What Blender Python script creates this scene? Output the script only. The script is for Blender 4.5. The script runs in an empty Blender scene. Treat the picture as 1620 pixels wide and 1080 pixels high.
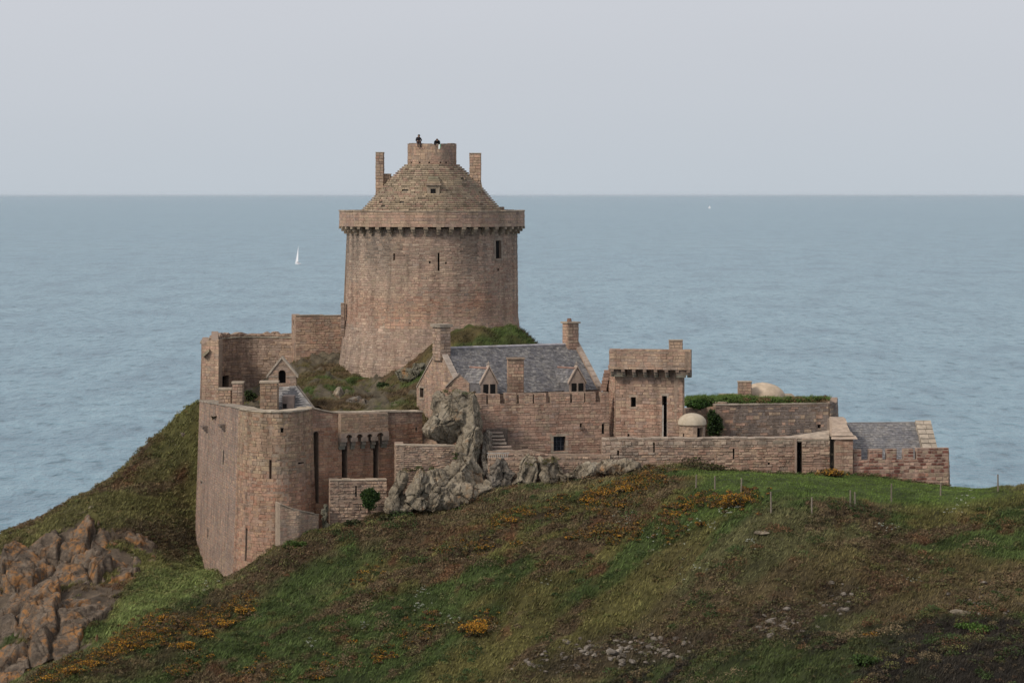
import bpy, bmesh, math, random, bisect
import numpy as np
from mathutils import Vector, noise, Matrix

R = math.radians
scene = bpy.context.scene
COL = scene.collection

# ------------------------------------------------------------------ camera
F, HY, CH = 4400.0, 309.0, 50.0          # focal length in photo pixels, horizon row, camera height above the sea
cam_d = bpy.data.cameras.new('camera')
cam = bpy.data.objects.new('camera', cam_d); COL.objects.link(cam)
cam.location = (0, 0, CH); cam.rotation_euler = (R(90), 0, 0)
cam_d.sensor_width = 36.0; cam_d.lens = 36.0 * F / 1620.0
cam_d.shift_y = -(540.0 - HY) / 1620.0
cam_d.clip_start = 1.0; cam_d.clip_end = 400000.0
scene.camera = cam

# ------------------------------------------------------------------ sky, sun, exposure
SUN = Vector((-0.62, -0.50, 0.62)).normalized()
world = bpy.data.worlds.new('World'); scene.world = world; world.use_nodes = True
wn, wl = world.node_tree.nodes, world.node_tree.links
wn.clear()
w_out = wn.new('ShaderNodeOutputWorld'); w_bg = wn.new('ShaderNodeBackground')
w_sky = wn.new('ShaderNodeTexSky'); w_sky.sky_type = 'NISHITA'; w_sky.sun_disc = False
w_sky.sun_elevation = math.asin(SUN.z); w_sky.sun_rotation = math.atan2(SUN.x, SUN.y)
w_sky.air_density = 1.0; w_sky.dust_density = 6.0; w_sky.ozone_density = 1.0
w_mix = wn.new('ShaderNodeMixRGB'); w_mix.inputs[0].default_value = 0.88
w_tc = wn.new('ShaderNodeTexCoord'); w_sep = wn.new('ShaderNodeSeparateXYZ')
w_ramp = wn.new('ShaderNodeValToRGB')                     # even overcast, a little cooler at the horizon
cr = w_ramp.color_ramp
cr.elements[0].position = 0.0; cr.elements[0].color = (3.70, 4.08, 4.48, 1)
cr.elements[1].position = 1.0; cr.elements[1].color = (4.8, 4.8, 5.0, 1)
e = cr.elements.new(0.035); e.color = (3.92, 4.17, 4.55, 1)
e = cr.elements.new(0.09); e.color = (4.12, 4.22, 4.58, 1)
w_noise = wn.new('ShaderNodeTexNoise'); w_noise.inputs['Scale'].default_value = 2.2
w_noise.inputs['Detail'].default_value = 4
w_map = wn.new('ShaderNodeMapping'); w_map.inputs['Scale'].default_value = (1, 1, 5)
w_nr = wn.new('ShaderNodeMapRange'); w_nr.inputs[3].default_value = 0.95; w_nr.inputs[4].default_value = 1.05
w_mul = wn.new('ShaderNodeMixRGB'); w_mul.blend_type = 'MULTIPLY'; w_mul.inputs[0].default_value = 1.0
wl.new(w_tc.outputs['Generated'], w_sep.inputs[0]); wl.new(w_sep.outputs[2], w_ramp.inputs[0])
wl.new(w_tc.outputs['Generated'], w_map.inputs[0]); wl.new(w_map.outputs[0], w_noise.inputs[0])
wl.new(w_noise.outputs[0], w_nr.inputs[0]); wl.new(w_nr.outputs[0], w_mul.inputs[2])
wl.new(w_ramp.outputs[0], w_mul.inputs[1])
wl.new(w_sky.outputs[0], w_mix.inputs[1]); wl.new(w_mul.outputs[0], w_mix.inputs[2])
wl.new(w_mix.outputs[0], w_bg.inputs[0]); w_bg.inputs[1].default_value = 0.10
wl.new(w_bg.outputs[0], w_out.inputs[0])

sun_d = bpy.data.lights.new('sun', 'SUN'); sun = bpy.data.objects.new('sun', sun_d); COL.objects.link(sun)
sun_d.energy = 1.5; sun_d.angle = R(14); sun_d.color = (1.0, 0.93, 0.82)
sun.rotation_euler = SUN.to_track_quat('Z', 'Y').to_euler()
scene.view_settings.view_transform = 'Standard'; scene.view_settings.look = 'None'
scene.view_settings.exposure = 0.68; scene.view_settings.gamma = 1.0
scene.view_settings.use_curve_mapping = False

# ------------------------------------------------------------------ helpers
def at(px, py, Y):
    return Vector(((px - 810.0) * Y / F, Y, CH - (py - HY) * Y / F))
def zat(py, Y):
    return CH - (py - HY) * Y / F
def xat(px, Y):
    return (px - 810.0) * Y / F

def tag(o, label=None, cat=None, group=None, kind=None):
    if label: o['label'] = label
    if cat: o['category'] = cat
    if group: o['group'] = group
    if kind: o['kind'] = kind
    return o
def empty(name, loc, label, cat, group=None):
    o = bpy.data.objects.new(name, None); COL.objects.link(o); o.location = loc
    o.empty_display_size = 0.5
    return tag(o, label, cat, group, 'thing')
def origin_of(parent):
    v = Vector((0, 0, 0)); p = parent
    while p is not None:
        v += Vector(p.location); p = p.parent
    return v

def npmesh(name, V, Fq, C=None, mi=None, smooth=False):
    """V (n,3) float, Fq list/array of faces (all of one size if array)."""
    me = bpy.data.meshes.new(name)
    if isinstance(Fq, np.ndarray):
        n, k = Fq.shape
        me.vertices.add(len(V)); me.vertices.foreach_set('co', np.asarray(V, np.float32).ravel())
        me.loops.add(n * k); me.loops.foreach_set('vertex_index', Fq.astype(np.int32).ravel())
        me.polygons.add(n); me.polygons.foreach_set('loop_start', np.arange(0, n * k, k, dtype=np.int32))
        me.update(calc_edges=True)
    else:
        me.from_pydata([tuple(v) for v in V], [], Fq); me.update()
    if C is not None:
        a = me.color_attributes.new('Col', 'FLOAT_COLOR', 'POINT')
        c4 = np.ones((len(V), 4), np.float32); c4[:, :3] = np.asarray(C, np.float32)
        a.data.foreach_set('color', c4.ravel())
    if mi is not None:
        me.polygons.foreach_set('material_index', np.asarray(mi, np.int32))
    if smooth:
        me.polygons.foreach_set('use_smooth', np.ones(len(me.polygons), bool))
    me.validate()
    return me

def link(name, me, mats, parent=None):
    o = bpy.data.objects.new(name, me); COL.objects.link(o)
    for m in (mats if isinstance(mats, (list, tuple)) else [mats]):
        me.materials.append(m)
    if parent is not None:
        o.parent = parent
    return o

class MB:
    """collects faces (world coordinates) with a colour per vertex; build() links ONE object"""
    def __init__(s): s.v = []; s.f = []; s.c = []; s.m = []
    def add(s, vs, fs, col=(1, 1, 1), m=0):
        b = len(s.v); s.v += [tuple(v) for v in vs]; s.c += [col] * len(vs)
        for f in fs: s.f.append([b + i for i in f]); s.m.append(m)
    def hexa(s, a, col=(1, 1, 1), m=0):
        # a: 4 bottom (ccw from above) + 4 top
        s.add(a, [(3, 2, 1, 0), (4, 5, 6, 7), (0, 1, 5, 4), (1, 2, 6, 5), (2, 3, 7, 6), (3, 0, 4, 7)], col, m)
    def box(s, c, sx, sy, sz, rz=0.0, col=(1, 1, 1), m=0, taper=1.0):
        ca, sa = math.cos(rz), math.sin(rz); vs = []
        for z, t in ((-sz / 2, 1.0), (sz / 2, taper)):
            for x, y in ((-1, -1), (1, -1), (1, 1), (-1, 1)):
                X, Y = x * sx / 2 * t, y * sy / 2 * t
                vs.append((c[0] + X * ca - Y * sa, c[1] + X * sa + Y * ca, c[2] + z))
        s.hexa(vs, col, m)
    def prism(s, poly, d, col=(1, 1, 1), m=0):
        """poly: list of 3D points (front), d: Vector to the back face"""
        n = len(poly); P = [Vector(p) for p in poly]; Q = [p + d for p in P]
        s.add(P + Q, [tuple(range(n)), tuple(reversed(range(n, 2 * n)))] +
              [(i, i + n, (i + 1) % n + n, (i + 1) % n) for i in range(n)], col, m)
    def lathe(s, prof, cx, cy, n=48, col=(1, 1, 1), m=0, a0=0.0, a1=2 * math.pi, cap=False, rough=0.0, rng=None):
        full = abs(a1 - a0 - 2 * math.pi) < 1e-6
        k = n if full else n + 1; vs = []
        for r, z in prof:
            for i in range(k):
                a = a0 + (a1 - a0) * i / n
                rr = r + (rng.uniform(-rough, rough) if rng else 0)
                vs.append((cx + rr * math.cos(a), cy + rr * math.sin(a), z))
        fs = []
        for j in range(len(prof) - 1):
            for i in range(n):
                a, b = j * k + i, j * k + (i + 1) % k
                fs.append((a, b, b + k, a + k))
        if cap: fs.append(tuple((len(prof) - 1) * k + i for i in range(k)))
        s.add(vs, fs, col, m)
    def tube(s, p, q, r0, r1, n=6, col=(1, 1, 1), m=0):
        p, q = Vector(p), Vector(q); d = (q - p).normalized()
        u = d.orthogonal().normalized(); w = d.cross(u); vs = []
        for c, r in ((p, r0), (q, r1)):
            for i in range(n):
                a = 2 * math.pi * i / n
                vs.append(c + (u * math.cos(a) + w * math.sin(a)) * r)
        s.add(vs, [(i, (i + 1) % n, n + (i + 1) % n, n + i) for i in range(n)] +
              [tuple(reversed(range(n))), tuple(range(n, 2 * n))], col, m)
    def build(s, name, mats, parent=None, kind=None, label=None, smooth=False):
        o0 = origin_of(parent)
        V = np.array(s.v, np.float64) - np.array(o0)
        me = npmesh(name, V, s.f, s.c, s.m, smooth)
        o = link(name, me, mats, parent)
        if kind: o['kind'] = kind
        if label: o['label'] = label
        return o

# ---- numpy value noise
_rs = np.random.RandomState(7); _perm = _rs.rand(512, 512)
def vnoise(x, y):
    xi = np.floor(x).astype(int); yi = np.floor(y).astype(int); xf = x - xi; yf = y - yi
    u = xf * xf * (3 - 2 * xf); v = yf * yf * (3 - 2 * yf)
    g = lambda a, b: _perm[a % 512, b % 512]
    return (g(xi, yi) * (1 - u) + g(xi + 1, yi) * u) * (1 - v) + (g(xi, yi + 1) * (1 - u) + g(xi + 1, yi + 1) * u) * v
def fbm(x, y, o=4, gain=0.5):
    s = 0; a = 1; t = 0
    for k in range(o):
        s = s + a * vnoise(x * 2 ** k + 17.3 * k, y * 2 ** k + 9.1 * k); t += a; a *= gain
    return s / t

# ------------------------------------------------------------------ materials
def mat_new(name):
    m = bpy.data.materials.new(name); m.use_nodes = True
    nt = m.node_tree; b = nt.nodes['Principled BSDF']
    b.inputs['Roughness'].default_value = 0.9
    b.inputs['Specular IOR Level'].default_value = 0.2
    return m, nt, b
def noise_node(nt, scale, detail=5, rough=0.6, co=None, vec_scale=None):
    n = nt.nodes.new('ShaderNodeTexNoise'); n.inputs['Scale'].default_value = scale
    n.inputs['Detail'].default_value = detail; n.inputs['Roughness'].default_value = rough
    if co is None:
        g = nt.nodes.new('ShaderNodeNewGeometry'); co = g.outputs['Position']
    if vec_scale:
        mp = nt.nodes.new('ShaderNodeMapping'); mp.inputs['Scale'].default_value = vec_scale
        nt.links.new(co, mp.inputs[0]); co = mp.outputs[0]
    nt.links.new(co, n.inputs['Vector'])
    return n
def ramp(nt, src, stops):
    r = nt.nodes.new('ShaderNodeValToRGB'); c = r.color_ramp
    c.elements[0].position = stops[0][0]; c.elements[0].color = (*stops[0][1], 1)
    c.elements[1].position = stops[-1][0]; c.elements[1].color = (*stops[-1][1], 1)
    for p, col in stops[1:-1]:
        e = c.elements.new(p); e.color = (*col, 1)
    nt.links.new(src, r.inputs[0]); return r
def mixc(nt, a, b, fac=1.0, mode='MULTIPLY', facsrc=None):
    m = nt.nodes.new('ShaderNodeMixRGB'); m.blend_type = mode; m.inputs[0].default_value = fac
    if facsrc is not None: nt.links.new(facsrc, m.inputs[0])
    for k, s in ((1, a), (2, b)):
        if isinstance(s, tuple): m.inputs[k].default_value = (*s, 1)
        else: nt.links.new(s, m.inputs[k])
    return m
def bump(nt, b, src, strength, dist):
    n = nt.nodes.new('ShaderNodeBump'); n.inputs['Strength'].default_value = strength
    n.inputs['Distance'].default_value = dist
    nt.links.new(src, n.inputs['Height']); nt.links.new(n.outputs[0], b.inputs['Normal'])
def attr(nt):
    a = nt.nodes.new('ShaderNodeAttribute'); a.attribute_name = 'Col'; return a.outputs['Color']

def attr_material(name, lo=0.72, hi=1.25, scale=6.0, bump_s=0.5, bump_d=0.03, big=None, rough=0.92, tint=None, runs=False):
    m, nt, b = mat_new(name)
    n = noise_node(nt, scale)
    r = ramp(nt, n.outputs[0], [(0.3, (lo,) * 3), (0.7, (hi,) * 3)])
    c = mixc(nt, attr(nt), r.outputs[0])
    if big:
        n2 = noise_node(nt, big[0], 4)
        r2 = ramp(nt, n2.outputs[0], [(0.35, big[1]), (0.65, big[2])])
        c = mixc(nt, c.outputs[0], r2.outputs[0])
    if runs:      # rain runs and lichen blotches
        n3 = noise_node(nt, 1.0, 5, 0.62, None, (1.5, 1.5, 0.16)); r3 = ramp(nt, n3.outputs[0], [(0.34, (0.74, 0.73, 0.72)), (0.50, (1.0, 1.0, 1.0)), (0.68, (1.12, 1.10, 1.07))])
        c = mixc(nt, c.outputs[0], r3.outputs[0])
        n4 = noise_node(nt, 1.3, 6, 0.7); r4_ = ramp(nt, n4.outputs[0], [(0.56, (0, 0, 0)), (0.72, (0.55, 0.55, 0.55))])
        c = mixc(nt, c.outputs[0], (0.27, 0.225, 0.155), facsrc=r4_.outputs[0], mode='MIX')
    nt.links.new(c.outputs[0], b.inputs['Base Color'])
    b.inputs['Roughness'].default_value = rough
    if bump_s: bump(nt, b, n.outputs[0], bump_s, bump_d)
    return m
M = {}
M['stone'] = attr_material('stone', 0.74, 1.22, 7.0, 0.6, 0.04, big=(0.45, (0.84, 0.84, 0.86), (1.12, 1.09, 1.06)), runs=True)
M['mortar'] = attr_material('mortar', 0.7, 1.2, 5.0, 0.7, 0.05, runs=True)
M['slate'] = attr_material('slate', 0.65, 1.35, 4.0, 0.4, 0.02, big=(0.8, (0.82, 0.82, 0.85), (1.15, 1.13, 1.08)), rough=0.75)
M['dressed'] = attr_material('dressed_stone', 0.72, 1.15, 3.0, 0.4, 0.03, runs=True)
M['plaster'] = attr_material('plaster', 0.80, 1.08, 1.5, 0.4, 0.03, big=(2.2, (0.84, 0.83, 0.80), (1.05, 1.05, 1.05)))
M['leaf'] = attr_material('foliage', 0.85, 1.15, 2.0, 0, 0, rough=0.8)
M['wood'] = attr_material('weathered_wood', 0.75, 1.2, 9.0, 0.4, 0.01)
M['cloth'] = attr_material('clothing', 0.9, 1.1, 9.0, 0.2, 0.01)
M['boat'] = attr_material('boat_paint', 0.97, 1.03, 1.0, 0, 0, rough=0.4)
m, nt, b = mat_new('dark_interior'); M['dark'] = m
n = noise_node(nt, 4.0); r = ramp(nt, n.outputs[0], [(0.3, (0.006, 0.006, 0.007)), (0.7, (0.016, 0.015, 0.014))])
nt.links.new(r.outputs[0], b.inputs['Base Color'])
m, nt, b = mat_new('window_glass'); M['glass'] = m
n = noise_node(nt, 2.0); r = ramp(nt, n.outputs[0], [(0.3, (0.012, 0.016, 0.022)), (0.7, (0.03, 0.036, 0.045))])
nt.links.new(r.outputs[0], b.inputs['Base Color']); b.inputs['Roughness'].default_value = 0.25

def rock_material(name, c0, c1, c2, orange):
    m, nt, b = mat_new(name)
    n1 = noise_node(nt, 0.9, 6, 0.65); n2 = noise_node(nt, 5.0, 6, 0.7); n3 = noise_node(nt, 0.55, 5, 0.6); n4 = noise_node(nt, 2.6, 5, 0.7)
    r1 = ramp(nt, n1.outputs[0], [(0.30, c0), (0.5, c1), (0.72, c2)])
    r2 = ramp(nt, n2.outputs[0], [(0.32, (0.5, 0.5, 0.5)), (0.5, (0.95, 0.95, 0.95)), (0.7, (1.3, 1.28, 1.22))])
    c = mixc(nt, r1.outputs[0], r2.outputs[0])
    mask = ramp(nt, n3.outputs[0], [(0.58 - orange * 0.12, (0, 0, 0)), (0.70 - orange * 0.12, (0.85, 0.85, 0.85))])
    br = ramp(nt, n4.outputs[0], [(0.42, (0, 0, 0)), (0.58, (1, 1, 1))])
    mk = mixc(nt, mask.outputs[0], br.outputs[0])
    c = mixc(nt, c.outputs[0], (0.27, 0.125, 0.04), facsrc=mk.outputs[0], mode='MIX')
    v = nt.nodes.new('ShaderNodeTexVoronoi'); v.feature = 'DISTANCE_TO_EDGE'; v.inputs['Scale'].default_value = 0.42
    g = nt.nodes.new('ShaderNodeNewGeometry'); mp = nt.nodes.new('ShaderNodeMapping'); mp.inputs['Rotation'].default_value = (0.3, 0.7, 0.2)
    mp.inputs['Scale'].default_value = (1.2, 1.0, 0.6)
    wv = mixc(nt, g.outputs['Position'], n4.outputs['Color'], 0.35, 'ADD')
    nt.links.new(wv.outputs[0], mp.inputs[0]); nt.links.new(mp.outputs[0], v.inputs[0])
    cr_ = ramp(nt, v.outputs[0], [(0.0, (0.45, 0.43, 0.41)), (0.03, (1, 1, 1))])
    c = mixc(nt, c.outputs[0], cr_.outputs[0])
    nt.links.new(c.outputs[0], b.inputs['Base Color'])
    ad = mixc(nt, n2.outputs[0], cr_.outputs[0], 1.0, 'MULTIPLY')
    bump(nt, b, ad.outputs[0], 0.7, 0.08)
    return m
M['rock'] = rock_material('grey_rock', (0.100, 0.083, 0.060), (0.205, 0.170, 0.126), (0.335, 0.290, 0.226), 0.12)
M['rock_o'] = rock_material('lichen_rock', (0.045, 0.036, 0.028), (0.105, 0.080, 0.060), (0.19, 0.152, 0.118), 0.85)

M['rock_m'] = rock_material('mossy_rock', (0.07, 0.068, 0.045), (0.13, 0.12, 0.088), (0.21, 0.19, 0.145), 0.15)
M['rock_f'] = rock_material('pink_rock', (0.10, 0.078, 0.064), (0.20, 0.152, 0.122), (0.28, 0.22, 0.18), -0.1)
M['rock_s'] = rock_material('scree_rock', (0.06, 0.050, 0.042), (0.150, 0.128, 0.106), (0.29, 0.255, 0.215), -0.1)
m, nt, b = mat_new('ground'); M['ground'] = m
n = noise_node(nt, 1.6, 7, 0.7); n2 = noise_node(nt, 9.0, 4, 0.6)
r = ramp(nt, n.outputs[0], [(0.3, (0.55, 0.55, 0.55)), (0.7, (1.35, 1.3, 1.2))])
c = mixc(nt, attr(nt), r.outputs[0]); nt.links.new(c.outputs[0], b.inputs['Base Color'])
bump(nt, b, n2.outputs[0], 0.8, 0.12)

m, nt, b = mat_new('sea_water'); M['sea'] = m
g = nt.nodes.new('ShaderNodeNewGeometry')
a1 = noise_node(nt, 1.0, 6, 0.62, g.outputs['Position'], (0.24, 0.085, 1))
a2 = noise_node(nt, 1.0, 5, 0.6, g.outputs['Position'], (0.40, 0.22, 1))
a3 = noise_node(nt, 1.0, 6, 0.62, g.outputs['Position'], (0.045, 0.013, 1))
a4 = noise_node(nt, 1.0, 4, 0.6, g.outputs['Position'], (0.0016, 0.0010, 1))
s1 = mixc(nt, a1.outputs[0], a2.outputs[0], 0.4, 'MIX')
bump(nt, b, s1.outputs[0], 1.0, 3.0)
r = ramp(nt, a1.outputs[0], [(0.34, (0.022, 0.095, 0.128)), (0.44, (0.115, 0.222, 0.278)), (0.64, (0.172, 0.288, 0.340))])  # light and dark of the wave ripples painted into the water colour
r3 = ramp(nt, a3.outputs[0], [(0.36, (0.66, 0.72, 0.76)), (0.52, (1.0, 1.0, 1.0)), (0.66, (1.14, 1.10, 1.08))])
r4 = ramp(nt, a4.outputs[0], [(0.3, (0.90, 0.93, 0.96)), (0.7, (1.08, 1.05, 1.03))])
c = mixc(nt, r.outputs[0], r3.outputs[0]); c = mixc(nt, c.outputs[0], r4.outputs[0]); nt.links.new(c.outputs[0], b.inputs['Base Color'])
b.inputs['Roughness'].default_value = 0.28; b.inputs['IOR'].default_value = 1.33; b.inputs['Specular IOR Level'].default_value = 0.5

# ------------------------------------------------------------------ the sea
sea_me = npmesh('sea', np.array([(-200000, -2000, 0), (200000, -2000, 0), (200000, 200000, 0), (-200000, 200000, 0)], float), [(0, 1, 2, 3)])
tag(link('sea', sea_me, M['sea']), kind='structure')

# ------------------------------------------------------------------ terrain: the headland
ctrl = []
def cp(px, py, Y, dz=0.0): p = at(px, py, Y); ctrl.append((p.x, p.y, p.z + dz))
# foot of the walls along the hill crest
for a in [(365, 915, 198), (440, 868, 197), (505, 838, 199), (600, 814, 201), (700, 800, 202), (770, 774, 203), (850, 766, 204),
          (950, 760, 204), (1010, 745, 204), (1100, 742, 204), (1180, 748, 204), (1262, 752, 204), (1330, 750, 204.5), (1400, 758, 204), (1500, 771, 203), (1560, 775, 201), (1640, 774, 197)]: cp(*a)
# crest of the near shoulder with the fence
for a in [(1105, 775, 194), (1170, 800, 190), (1220, 812, 187), (1284, 815, 187), (1345, 803, 190), (1410, 793, 193), (1488, 784, 196), (1580, 777, 197.5)]: cp(*a)
# slope facing the camera
for a in [(1000, 800, 195), (900, 830, 194), (800, 850, 194), (700, 860, 195), (600, 870, 195.5), (500, 890, 195), (420, 925, 193.5),
          (1000, 900, 188), (800, 950, 187.5), (600, 960, 189), (450, 980, 189), (330, 990, 188.5),
          (1000, 1080, 178), (800, 1080, 180.5), (600, 1080, 182), (400, 1080, 182), (250, 1085, 181),
          (1200, 880, 184), (1400, 870, 186), (1600, 850, 189), (1300, 960, 178.5), (1500, 930, 182), (1640, 930, 182),
          (1640, 985, 176), (1450, 1000, 174), (1250, 1025, 173), (1640, 1080, 163), (1400, 1090, 166), (1150, 1085, 171)]: cp(*a)
# left ridge of the near slope, the gully and the sea cliff
for a in [(300, 950, 191.5), (250, 978, 188), (160, 1030, 184), (60, 1082, 179),
          (340, 902, 208.5), (365, 920, 203), (270, 940, 204), (205, 1000, 197.5), (120, 1062, 191), (306, 905, 213), (306, 872, 218.5),
          (318, 626, 225), (277, 668, 225), (229, 702, 225), (205, 733, 224), (154, 774, 222.5), (110, 799, 221), (72, 819, 220), (24, 849, 218.5), (-10, 866, 218), (-60, 888, 216),
          (300, 760, 222), (300, 850, 218), (200, 822, 216), (230, 870, 212), (150, 900, 209), (60, 890, 211), (30, 960, 204), (90, 975, 200), (50, 1040, 196), (-40, 1060, 196)]: cp(*a)
for (x, y, z) in [(-24, 240, 4), (-33, 236, 2), (-43, 232, -2), (-50, 225, -3), (-22, 262, -4), (-35, 255, -6), (0, 262, -4), (25, 255, -4), (45, 240, -6), (38, 222, 10), (38, 210, 25.5), (44, 208, 24), (30, 232, 12),
                  (-18, 224, 22), (-18, 215, 21.5), (-15, 208, 21.5), (-10, 222, 26), (-10, 212, 27), (0, 212, 28), (12, 213, 28.5), (25, 213, 28.5), (5, 232, 26), (-6, 240, 25), (52, 195, 27), (60, 200, 20),
                  (-20, 165, 4), (0, 163, 5), (15, 158, 8), (30, 148, 13), (45, 145, 14), (-35, 168, 5), (-45, 180, 6), (-48, 200, 10), (-20, 140, -6), (10, 135, -5), (40, 125, 2), (60, 170, 20), (60, 140, 12)]:
    ctrl.append((x, y, z))
ctrl = np.array(ctrl)
def tps_fit(P, lam=0.15):
    n = len(P); d = np.hypot(P[:, None, 0] - P[None, :, 0], P[:, None, 1] - P[None, :, 1])
    K = np.where(d > 0, d * d * np.log(d + 1e-9), 0) + lam * np.eye(n) * 10
    Q = np.c_[np.ones(n), P[:, :2]]
    A = np.block([[K, Q], [Q.T, np.zeros((3, 3))]])
    return np.linalg.solve(A, np.r_[P[:, 2], np.zeros(3)])
def tps_eval(P, w, X, Y):
    out = w[-3] + w[-2] * X + w[-1] * Y
    for i in range(len(P)):
        d2 = (X - P[i, 0]) ** 2 + (Y - P[i, 1]) ** 2
        out = out + w[i] * 0.5 * d2 * np.log(d2 + 1e-9)
    return out
GX0, GX1, GY0, GY1, GS = -52.0, 62.0, 136.0, 264.0, 0.32
gx = np.arange(GX0, GX1, GS); gy = np.arange(GY0, GY1, GS)
cx_, cy_ = np.arange(GX0, GX1 + 2, 2.0), np.arange(GY0, GY1 + 2, 2.0)
GXX, GYY = np.meshgrid(gx, gy)
w_tps = tps_fit(ctrl)
HZ = tps_eval(ctrl, w_tps, GXX, GYY)
def smooth01(a, lo, hi):
    t = np.clip((a - lo) / (hi - lo), 0, 1); return t * t * (3 - 2 * t)
# where the bare rock of the sea cliff is (world coordinates)
CLIFF = [(-80, 900), (0, 886), (50, 860), (100, 836), (140, 818), (160, 838), (200, 838), (255, 862), (235, 892), (205, 920), (182, 955), (152, 998), (140, 1034), (100, 1064), (0, 1095), (-80, 1095)]
def in_poly(px, py, poly):
    c = np.zeros(px.shape, bool); n_ = len(poly)
    for i in range(n_):
        (x0, y0), (x1, y1) = poly[i], poly[(i + 1) % n_]
        if y0 == y1: continue
        c ^= ((y0 > py) != (y1 > py)) & (px < (x1 - x0) * (py - y0) / (y1 - y0) + x0)
    return c
_pm = in_poly(810 + GXX * F / GYY, HY + (CH - HZ) * F / GYY, CLIFF) & (GYY > 186) & (GYY < 224) & (GXX < -20)
RMASK = _pm.astype(float)
for _ in range(5):
    RMASK = (RMASK + np.roll(RMASK, 1, 0) + np.roll(RMASK, -1, 0) + np.roll(RMASK, 1, 1) + np.roll(RMASK, -1, 1)) / 5
RMASK = np.clip(RMASK * 1.1 - 0.9 * np.clip(fbm(GXX * 0.5 + 3, GYY * 0.5, 4) - 0.46, 0, 1) * 3.5, 0, 1)
def outline_mask(poly, ymin, ymax, blur=5):
    m_ = (in_poly(810 + GXX * F / GYY, HY + (CH - HZ) * F / GYY, poly) & (GYY > ymin) & (GYY < ymax)).astype(float)
    for _ in range(blur): m_ = (m_ + np.roll(m_, 1, 0) + np.roll(m_, -1, 0) + np.roll(m_, 1, 1) + np.roll(m_, -1, 1)) / 5
    def f(x, y):
        i = np.clip(((np.asarray(x) - GX0) / GS).astype(int), 0, len(gx) - 1); j = np.clip(((np.asarray(y) - GY0) / GS).astype(int), 0, len(gy) - 1)
        return m_[j, i]
    return f
gully = outline_mask([(318, 872), (352, 905), (345, 928), (292, 962), (240, 992), (195, 1024), (140, 1036), (154, 1000), (184, 957), (207, 922), (240, 892)], 192, 216)
ridge_heath = outline_mask([(60, 1085), (150, 1035), (240, 988), (345, 925), (440, 862), (520, 838), (700, 800), (700, 840), (560, 880), (470, 900), (400, 960), (300, 1030), (200, 1085)], 178, 203)
scree_soil = outline_mask([(840, 1075), (870, 1030), (960, 1005), (1050, 1000), (1150, 990), (1210, 955), (1290, 950), (1290, 1000), (1180, 1030), (1080, 1055), (950, 1072)], 165, 190)
shelf = outline_mask([(860, 1120), (1000, 1062), (1200, 1015), (1400, 988), (1700, 970), (1700, 1400), (860, 1400)], 138, 182)
soil_right = outline_mask([(1290, 930), (1350, 925), (1365, 975), (1300, 980)], 165, 195, 4)
brow = outline_mask([(-80, 900), (0, 868), (100, 812), (150, 790), (200, 800), (250, 850), (200, 860), (140, 850), (60, 870)], 205, 226)
dark_slope = outline_mask([(200, 830), (250, 820), (312, 830), (312, 878), (270, 900), (240, 870)], 205, 224)
def rock_zone(x, y):
    i = np.clip(((np.asarray(x) - GX0) / GS).astype(int), 0, len(gx) - 1); j = np.clip(((np.asarray(y) - GY0) / GS).astype(int), 0, len(gy) - 1)
    return RMASK[j, i]
def lawn_zone(x, y):
    return smooth01(x, 11, 14.5) * smooth01(y, 187.5, 191) * smooth01(x, 38, 33) * smooth01(y - (x - 18) * 0.28, 188.5, 191.5)
hum = (fbm(GXX * 0.22, GYY * 0.30, 5, 0.55) - 0.5) * 2.0
rough_amp = 0.55 * (1 - 0.75 * lawn_zone(GXX, GYY))
RZ = rock_zone(GXX, GYY)
HZ = HZ + hum * rough_amp + (fbm(GXX * 0.9, GYY * 0.9, 3) - 0.5) * 0.62 * (1 - 0.6 * lawn_zone(GXX, GYY))
HZ = np.maximum(HZ - RZ * 0.25, -6.5)
def h(x, y):
    i = np.clip((np.asarray(x) - GX0) / GS, 0, len(gx) - 1.001); j = np.clip((np.asarray(y) - GY0) / GS, 0, len(gy) - 1.001)
    i0 = i.astype(int) if hasattr(i, 'astype') else int(i); j0 = j.astype(int) if hasattr(j, 'astype') else int(j)
    fx, fy = i - i0, j - j0
    return (HZ[j0, i0] * (1 - fx) + HZ[j0, i0 + 1] * fx) * (1 - fy) + (HZ[j0 + 1, i0] * (1 - fx) + HZ[j0 + 1, i0 + 1] * fx) * fy
def ground(px, py, y0=150.0, y1=240.0):
    """first point of the headland met by the sight line through a photo pixel"""
    Ys = np.arange(y0, y1, 0.1); X = (px - 810) * Ys / F; Z = CH - (py - HY) * Ys / F
    below = Z <= h(X, Ys)
    k = int(np.argmax(below)) if below.any() else len(Ys) - 1
    return Vector((X[k], Ys[k], float(h(X[k], Ys[k]))))

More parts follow.
